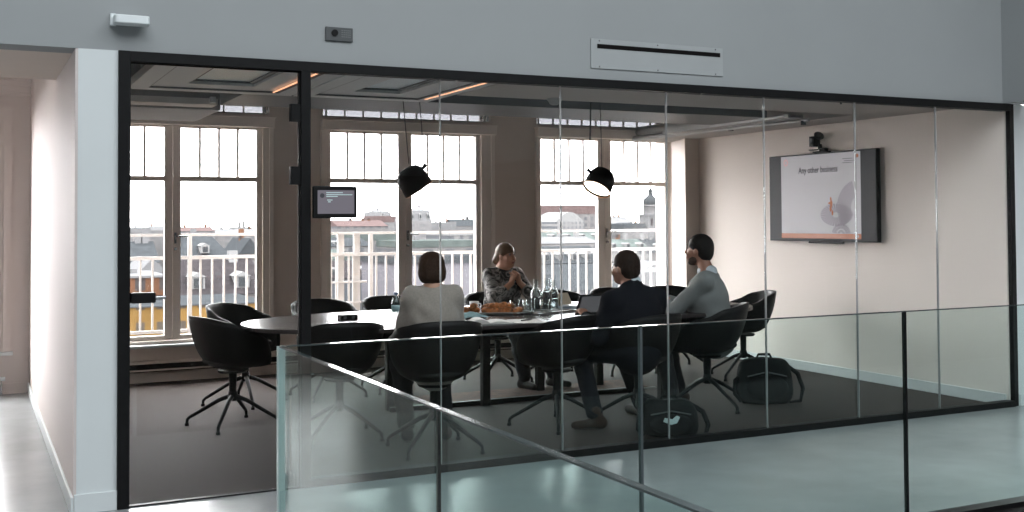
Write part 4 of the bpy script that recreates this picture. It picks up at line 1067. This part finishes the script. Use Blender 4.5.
def house(name, label, cat, x0, x1, zr, ze, Y, depth, fac, roof, kind='gable', ov=0, group='buildings beyond the windows', dorm=0, chim=0):
    """x0..x1 width, zr ridge, ze eaves, Y front"""
    t = thing(name, label, cat, (x0, Y, GZ), group=group)
    w = x1-x0; a, b = ze-GZ, zr-GZ
    MB().box(0, w, 0, depth, 0, a).build('facade', fac, t)
    m = MB()
    if kind == 'gable':      # ridge parallel to the windows
        m.prism_x([(-.2, a), (depth*.5, b), (depth+.2, a)], -ov, w+ov)
    elif kind == 'hip':
        s = min(w*.22, depth*.5)
        m.add([(-.1, -.1, a), (w+.1, -.1, a), (w+.1, depth, a), (-.1, depth, a), (s, depth*.4, b), (w-s, depth*.4, b), (w-s, depth*.6, b), (s, depth*.6, b)],
              [(0, 1, 5, 4), (1, 2, 6, 5), (2, 3, 7, 6), (3, 0, 4, 7), (4, 5, 6, 7), (3, 2, 1, 0)])
    elif kind == 'front':    # gable facing the windows
        m.add([(-.1, -.2, a), (w+.1, -.2, a), (w/2, -.2, b), (-.1, depth, a), (w+.1, depth, a), (w/2, depth, b)], [(0, 1, 2), (4, 3, 5), (1, 4, 5, 2), (3, 0, 2, 5), (0, 3, 4, 1)])
    elif kind == 'mansard':
        s = w*.08; h2 = a+(b-a)*.8
        m.add([(0, 0, a), (w, 0, a), (w, depth, a), (0, depth, a), (s, s, h2), (w-s, s, h2), (w-s, depth-s, h2), (s, depth-s, h2), (w*.3, depth*.5, b), (w*.7, depth*.5, b)],
              [(0, 1, 5, 4), (1, 2, 6, 5), (2, 3, 7, 6), (3, 0, 4, 7), (4, 5, 9, 8), (6, 7, 8, 9), (5, 6, 9), (7, 4, 8), (3, 2, 1, 0)])
    elif kind == 'arch':
        P = [(w*k/16, a+(b-a)*math.sin(PI*k/16)) for k in range(17)]; m.prism_y(P, 0, depth)
    else:                    # flat with parapet boxes
        m.box(-.1, w+.1, -.1, depth, a, b)
    m.build('roof', roof, t)
    rr = random.Random(int(abs(x0*13+Y)))
    for k in range(dorm):
        cx = w*(k+.5)/dorm; u = min(w/dorm*.32, (b-a)*.42); z = a+(b-a)*.15
        d = MB(); d.box(cx-u/2, cx+u/2, -.05 if kind != 'gable' else depth*.06, depth*.45, z, z+(b-a)*.38)
        d.prism_y([(cx-u*.62, z+(b-a)*.38), (cx+u*.62, z+(b-a)*.38), (cx, z+(b-a)*.52)], -.06 if kind != 'gable' else depth*.05, depth*.45)
        dd = d.build('dormer', M_trimw, t)
        MB().box(cx-u*.3, cx+u*.3, -.09 if kind != 'gable' else depth*.045, .0 if kind != 'gable' else depth*.07, z+.06*(b-a), z+(b-a)*.34).build('pane', R_slate, dd)
    for k in range(chim):
        cx = w*rr.uniform(.08, .92); cw = max(.25, w*.018)
        c = MB().box(cx-cw, cx+cw, depth*.45, depth*.5+cw, a, b+(b-a)*rr.uniform(.15, .5)+.2)
        c.build('chimney', rr.choice([M_trimw, F_brick, R_pale]), t)
    return t
H = house
H('townhouse', 'grey slate hipped house with a white round-topped dormer, behind the glass door', 'building', 18.4, 23.2, .1, -1.8, 110, 9, F_pale, R_slate, 'hip', dorm=1, chim=1)
H('townhouse', 'dark gabled house by the right jamb of the first window', 'building', 27.0, 30.2, -.3, -2.6, 125, 9, F_white, R_slate, 'front', chim=1)
H('terrace_house', 'long dark tiled roof with white dormers seen through the door side window', 'building', 10.2, 15.1, -.7, -2.5, 62, 7, F_pale, R_dark, 'gable', dorm=2, chim=1)
H('terrace_house', 'ochre yellow facade low behind the railing of the first window', 'building', 4.4, 11.2, -1.85, -1.9, 46, 6, F_yellow, R_slate, 'flat')
H('terrace_house', 'orange brick house left of the window mullion behind the door handle', 'building', 5.9, 8.4, -1.0, -1.1, 54, 6, F_brick, R_pale, 'flat', chim=1)
H('townhouse', 'grey roofed house at the left edge behind the glass door', 'building', 10.4, 14.3, -.1, -1.8, 95, 8, F_white, R_slate, 'gable', chim=2)
H('townhouse', 'small white gabled house beside the grey roofs at the left', 'building', 10.6, 12.4, -1.0, -2.0, 80, 7, F_white, R_pale, 'front')
H('apartment_block', 'pale distant block on the skyline at the far left', 'building', 33.2, 42.6, .3, -.9, 300, 12, F_far, R_pale, 'flat', chim=2)
H('apartment_block', 'pale distant block rising behind the first window mullion', 'building', 45.4, 53.0, .7, -.5, 320, 12, F_far, R_pale, 'mansard', chim=2)
H('apartment_block', 'pale distant block above the grey hipped house', 'building', 50.0, 59.3, .4, -.7, 300, 12, F_far, R_brown, 'gable', chim=3)
H('apartment_block', 'long pale distant terrace under the twin spires', 'building', 60.4, 74.3, -.3, -1.8, 310, 12, F_far, R_pale, 'gable', chim=4)
sp = thing('church', 'faint church with twin pointed spires on the skyline', 'building', (75.0, 340, GZ))
MB().box(-2, 3.6, 0, 8, 0, 16).build('nave', F_far, sp)
for x in (0, 1.3): MB().cyl((x, 2, 16), (x, 2, 20.2), .5, .02, 8).box(x-.5, x+.5, 1.5, 2.5, 14, 16.2).build('spire', R_pale, sp)
H('apartment_block', 'stepped pale hill block left of the mullion of the middle window', 'building', 145.7, 153.3, 6.2, 2.6, 420, 14, F_far, R_pale, 'mansard', chim=2)
H('apartment_block', 'lower pale block beside the stepped one on the skyline of the middle window', 'building', 139.4, 150.1, 3.7, 1.3, 400, 14, F_far, R_brown, 'flat', chim=2)
H('apartment_block', 'grey brown mass of roofs in the middle window', 'building', 102.6, 119.1, 2.0, .1, 330, 14, F_pale, R_brown, 'gable', chim=4)
H('apartment_block', 'pale far block just right of the tablet display', 'building', 103.6, 113.1, .8, -.9, 350, 14, F_far, R_pale, 'flat', chim=2)
H('warehouse', 'flat grey green roof behind the balcony gate', 'building', 49.5, 56.7, -.3, -1.2, 150, 14, F_pale, R_teal, 'flat')
H('townhouse', 'row of pale gabled roofs left in the middle window', 'building', 39.0, 44.8, -.5, -1.5, 130, 9, F_white, R_slate, 'gable', dorm=2, chim=2)
H('townhouse', 'pale chimney stack house behind the gate posts', 'building', 27.3, 29.6, -.9, -1.9, 90, 8, F_white, R_teal, 'front', chim=2)
H('terrace_house', 'dark busy facade low behind the balcony gate', 'building', 20.5, 25.2, -1.2, -2.2, 70, 7, F_blue, R_dark, 'gable', dorm=2)
dm = H('apartment_block', 'pale mansard building with curved top right of the middle mullion', 'building', 114.7, 121.9, 5.4, 1.6, 300, 12, F_far, R_pale, 'mansard', dorm=3, chim=1)
H('apartment_block', 'faint low skyline block above the bob haired woman', 'building', 153.6, 164.1, 1.3, -1.4, 380, 12, F_far, R_pale, 'flat', chim=3)
H('apartment_block', 'faint roofs and masts above the white wall right in the middle window', 'building', 171.9, 183.2, 2.4, -.4, 400, 12, F_far, R_slate, 'gable', chim=4)
H('warehouse', 'plain white rooftop block right in the middle window', 'building', 59.6, 66.4, -.1, -.5, 140, 9, F_white, M_trimw, 'flat')
H('warehouse', 'flat grey green roofs behind the bob haired woman', 'building', 44.4, 53.7, -.75, -1.5, 118, 9, F_pale, R_teal, 'flat', chim=1)
H('warehouse', 'big plain lilac grey wall low behind the railing of the middle window', 'building', 20.4, 28.3, -.4, -.8, 55, 6, F_lilac, R_slate, 'flat')
H('apartment_block', 'long brown roofed building on the skyline of the last window', 'building', 177.7, 197.1, 6.8, 3.8, 330, 14, F_pale, R_brown, 'flat')
H('station_hall', 'white arched roof below the long brown building', 'building', 163.2, 173.4, 4.2, 1.1, 300, 14, F_white, M_trimw, 'arch')
H('apartment_block', 'pale blocks left in the last window', 'building', 193.0, 204.8, 3.0, .2, 370, 14, F_far, R_pale, 'flat', chim=3)
H('greenhouse', 'long grey green glazed roof across the last window', 'building', 82.7, 96.9, -.2, -1.8, 160, 9, F_pale, R_teal, 'gable', dorm=5)
H('warehouse', 'white wall and roof between the glazed roofs in the last window', 'building', 62.0, 72.9, -.6, -1.4, 122, 8, F_white, R_pale, 'gable', chim=3)
H('greenhouse', 'lower dark glazed roof just above the railing of the last window', 'building', 46.1, 54.9, -1.0, -2.5, 90, 8, F_blue, R_slate, 'gable', dorm=6)
H('terrace_house', 'blue grey gridded facade low behind the railing of the last window', 'building', 30.9, 38.1, -1.4, -2.9, 60, 7, F_blue, R_slate, 'gable')
H('apartment_block', 'pale block left of the church tower', 'building', 224.6, 238.0, 3.0, .0, 372, 14, F_far, R_pale, 'gable', chim=3)
H('apartment_block', 'nearer pale block at the foot of the church tower', 'building', 212.8, 223.4, .6, -2.1, 340, 14, F_far, R_slate, 'mansard', chim=2)
H('apartment_block', 'grey block right of the church tower', 'building', 240.3, 257.4, .2, -3.7, 360, 14, F_pale, R_slate, 'gable', chim=3)
H('townhouse', 'grey white roofs right of the last mullion', 'building', 91.2, 99.0, -1.6, -3.2, 150, 8, F_white, R_teal, 'gable', dorm=3, chim=2)
H('townhouse', 'grey white roofs below the church tower', 'building', 106.1, 119.6, -2.0, -4.5, 170, 8, F_pale, R_slate, 'gable', dorm=4, chim=4)
H('terrace_house', 'small orange brick gable right of the suited man', 'building', 48.9, 52.6, -1.9, -2.4, 75, 6, F_brick, R_pale, 'front')
H('terrace_house', 'grey facade low behind the railing beside the suited man', 'building', 38.4, 45.6, -2.0, -3.0, 62, 6, F_blue, R_pale, 'flat')
# church tower with dome
tw = thing('church_tower', 'tall pale church tower with onion dome and lantern in the last window', 'tower', (231.2, 350, GZ))
MB().box(-3.2, 3.2, -3.2, 3.2, 0, 19.5).box(-3.7, 3.7, -3.7, 3.7, 19.2, 19.9).build('shaft', R_pale, tw)
MB().lathe([(2.9, 19.9), (2.9, 22.6), (3.2, 22.8), (3.2, 23.1), (2.6, 23.3)], 8).build('drum', F_far, tw)
MB().lathe([(2.6, 23.3), (3.0, 24.2), (2.7, 25.4), (1.6, 26.5), (.9, 27.1), (.9, 28.3), (1.1, 28.5), (.5, 29.3), (.12, 30.0), (.08, 31.2), (0, 31.3)], 14).build('dome', R_slate, tw)
for x in (-1.6, 1.6): MB().box(x-.5, x+.5, -3.25, -3.2, 15.5, 18.3).build('belfry_opening', R_dark, tw)
MB().box(-6.5, -3.2, -1, 6, 0, 16.6).build('side_turret', F_far, tw)
# ------------------------------------------------------------------ light, sky, camera
wd = bpy.data.worlds.new('overcast_sky'); S.world = wd; wd.use_nodes = True
nt = wd.node_tree; N, L = nt.nodes, nt.links; bg = N['Background']
tc = N.new('ShaderNodeTexCoord'); sp = N.new('ShaderNodeSeparateXYZ'); L.new(tc.outputs['Generated'], sp.inputs[0])
rp = N.new('ShaderNodeValToRGB'); e = rp.color_ramp.elements
e[0].position = .0; e[0].color = (.95, .90, .90, 1); e[1].position = .35; e[1].color = (1, 1, 1, 1)
L.new(sp.outputs[2], rp.inputs[0]); L.new(rp.outputs[0], bg.inputs[0]); bg.inputs[1].default_value = 24

def area(name, loc, rot, sx, sy, col, power, spread=PI):
    l = bpy.data.lights.new(name, 'AREA'); l.shape = 'RECTANGLE'; l.size = sx; l.size_y = sy; l.color = col; l.energy = power; l.spread = spread
    o = bpy.data.objects.new(name, l); COL.objects.link(o); o.location = loc; o.rotation_euler = rot; return o
for ix in (0, 1):
    for iy in range(4): area('skylight', (.1+ix*5.8, -3.6+iy*1.9, 6.45), (0, 0, 0), 5.2, 1.45, (.90, .96, 1.0), 144)

cam = bpy.data.cameras.new('camera'); co = bpy.data.objects.new('camera', cam); COL.objects.link(co); S.camera = co
f, yaw, pitch, roll, cyp = 1100.81, R(26.28066681), R(1.53770727), R(-0.33222441), 191.5
cy, sy = math.cos(yaw), math.sin(yaw)
fw = Vector((sy*math.cos(pitch), cy*math.cos(pitch), math.sin(pitch))); r = Vector((cy, -sy, 0)); u = r.cross(fw)
r2 = r*math.cos(roll)+u*math.sin(roll); u2 = -r*math.sin(roll)+u*math.cos(roll)
mw = Matrix((( r2.x, u2.x, -fw.x, 0), (r2.y, u2.y, -fw.y, 0), (r2.z, u2.z, -fw.z, 1.46), (0, 0, 0, 1)))
co.matrix_world = mw
cam.sensor_width = 36; cam.lens = f/1024*36; cam.shift_y = (cyp-256)/1024; cam.clip_start = .05; cam.clip_end = 2000
S.view_settings.view_transform = 'Standard'; S.view_settings.look = 'None'; S.view_settings.exposure = 0.0; S.view_settings.gamma = 1.0
c = S.cycles; c.use_denoising = True; c.max_bounces = 10; c.diffuse_bounces = 5; c.glossy_bounces = 4; c.transparent_max_bounces = 24; c.transmission_bounces = 6
c.caustics_reflective = False; c.caustics_refractive = False; c.sample_clamp_indirect = 4.0
try: c.denoiser = 'OPENIMAGEDENOISE'
except Exception: pass
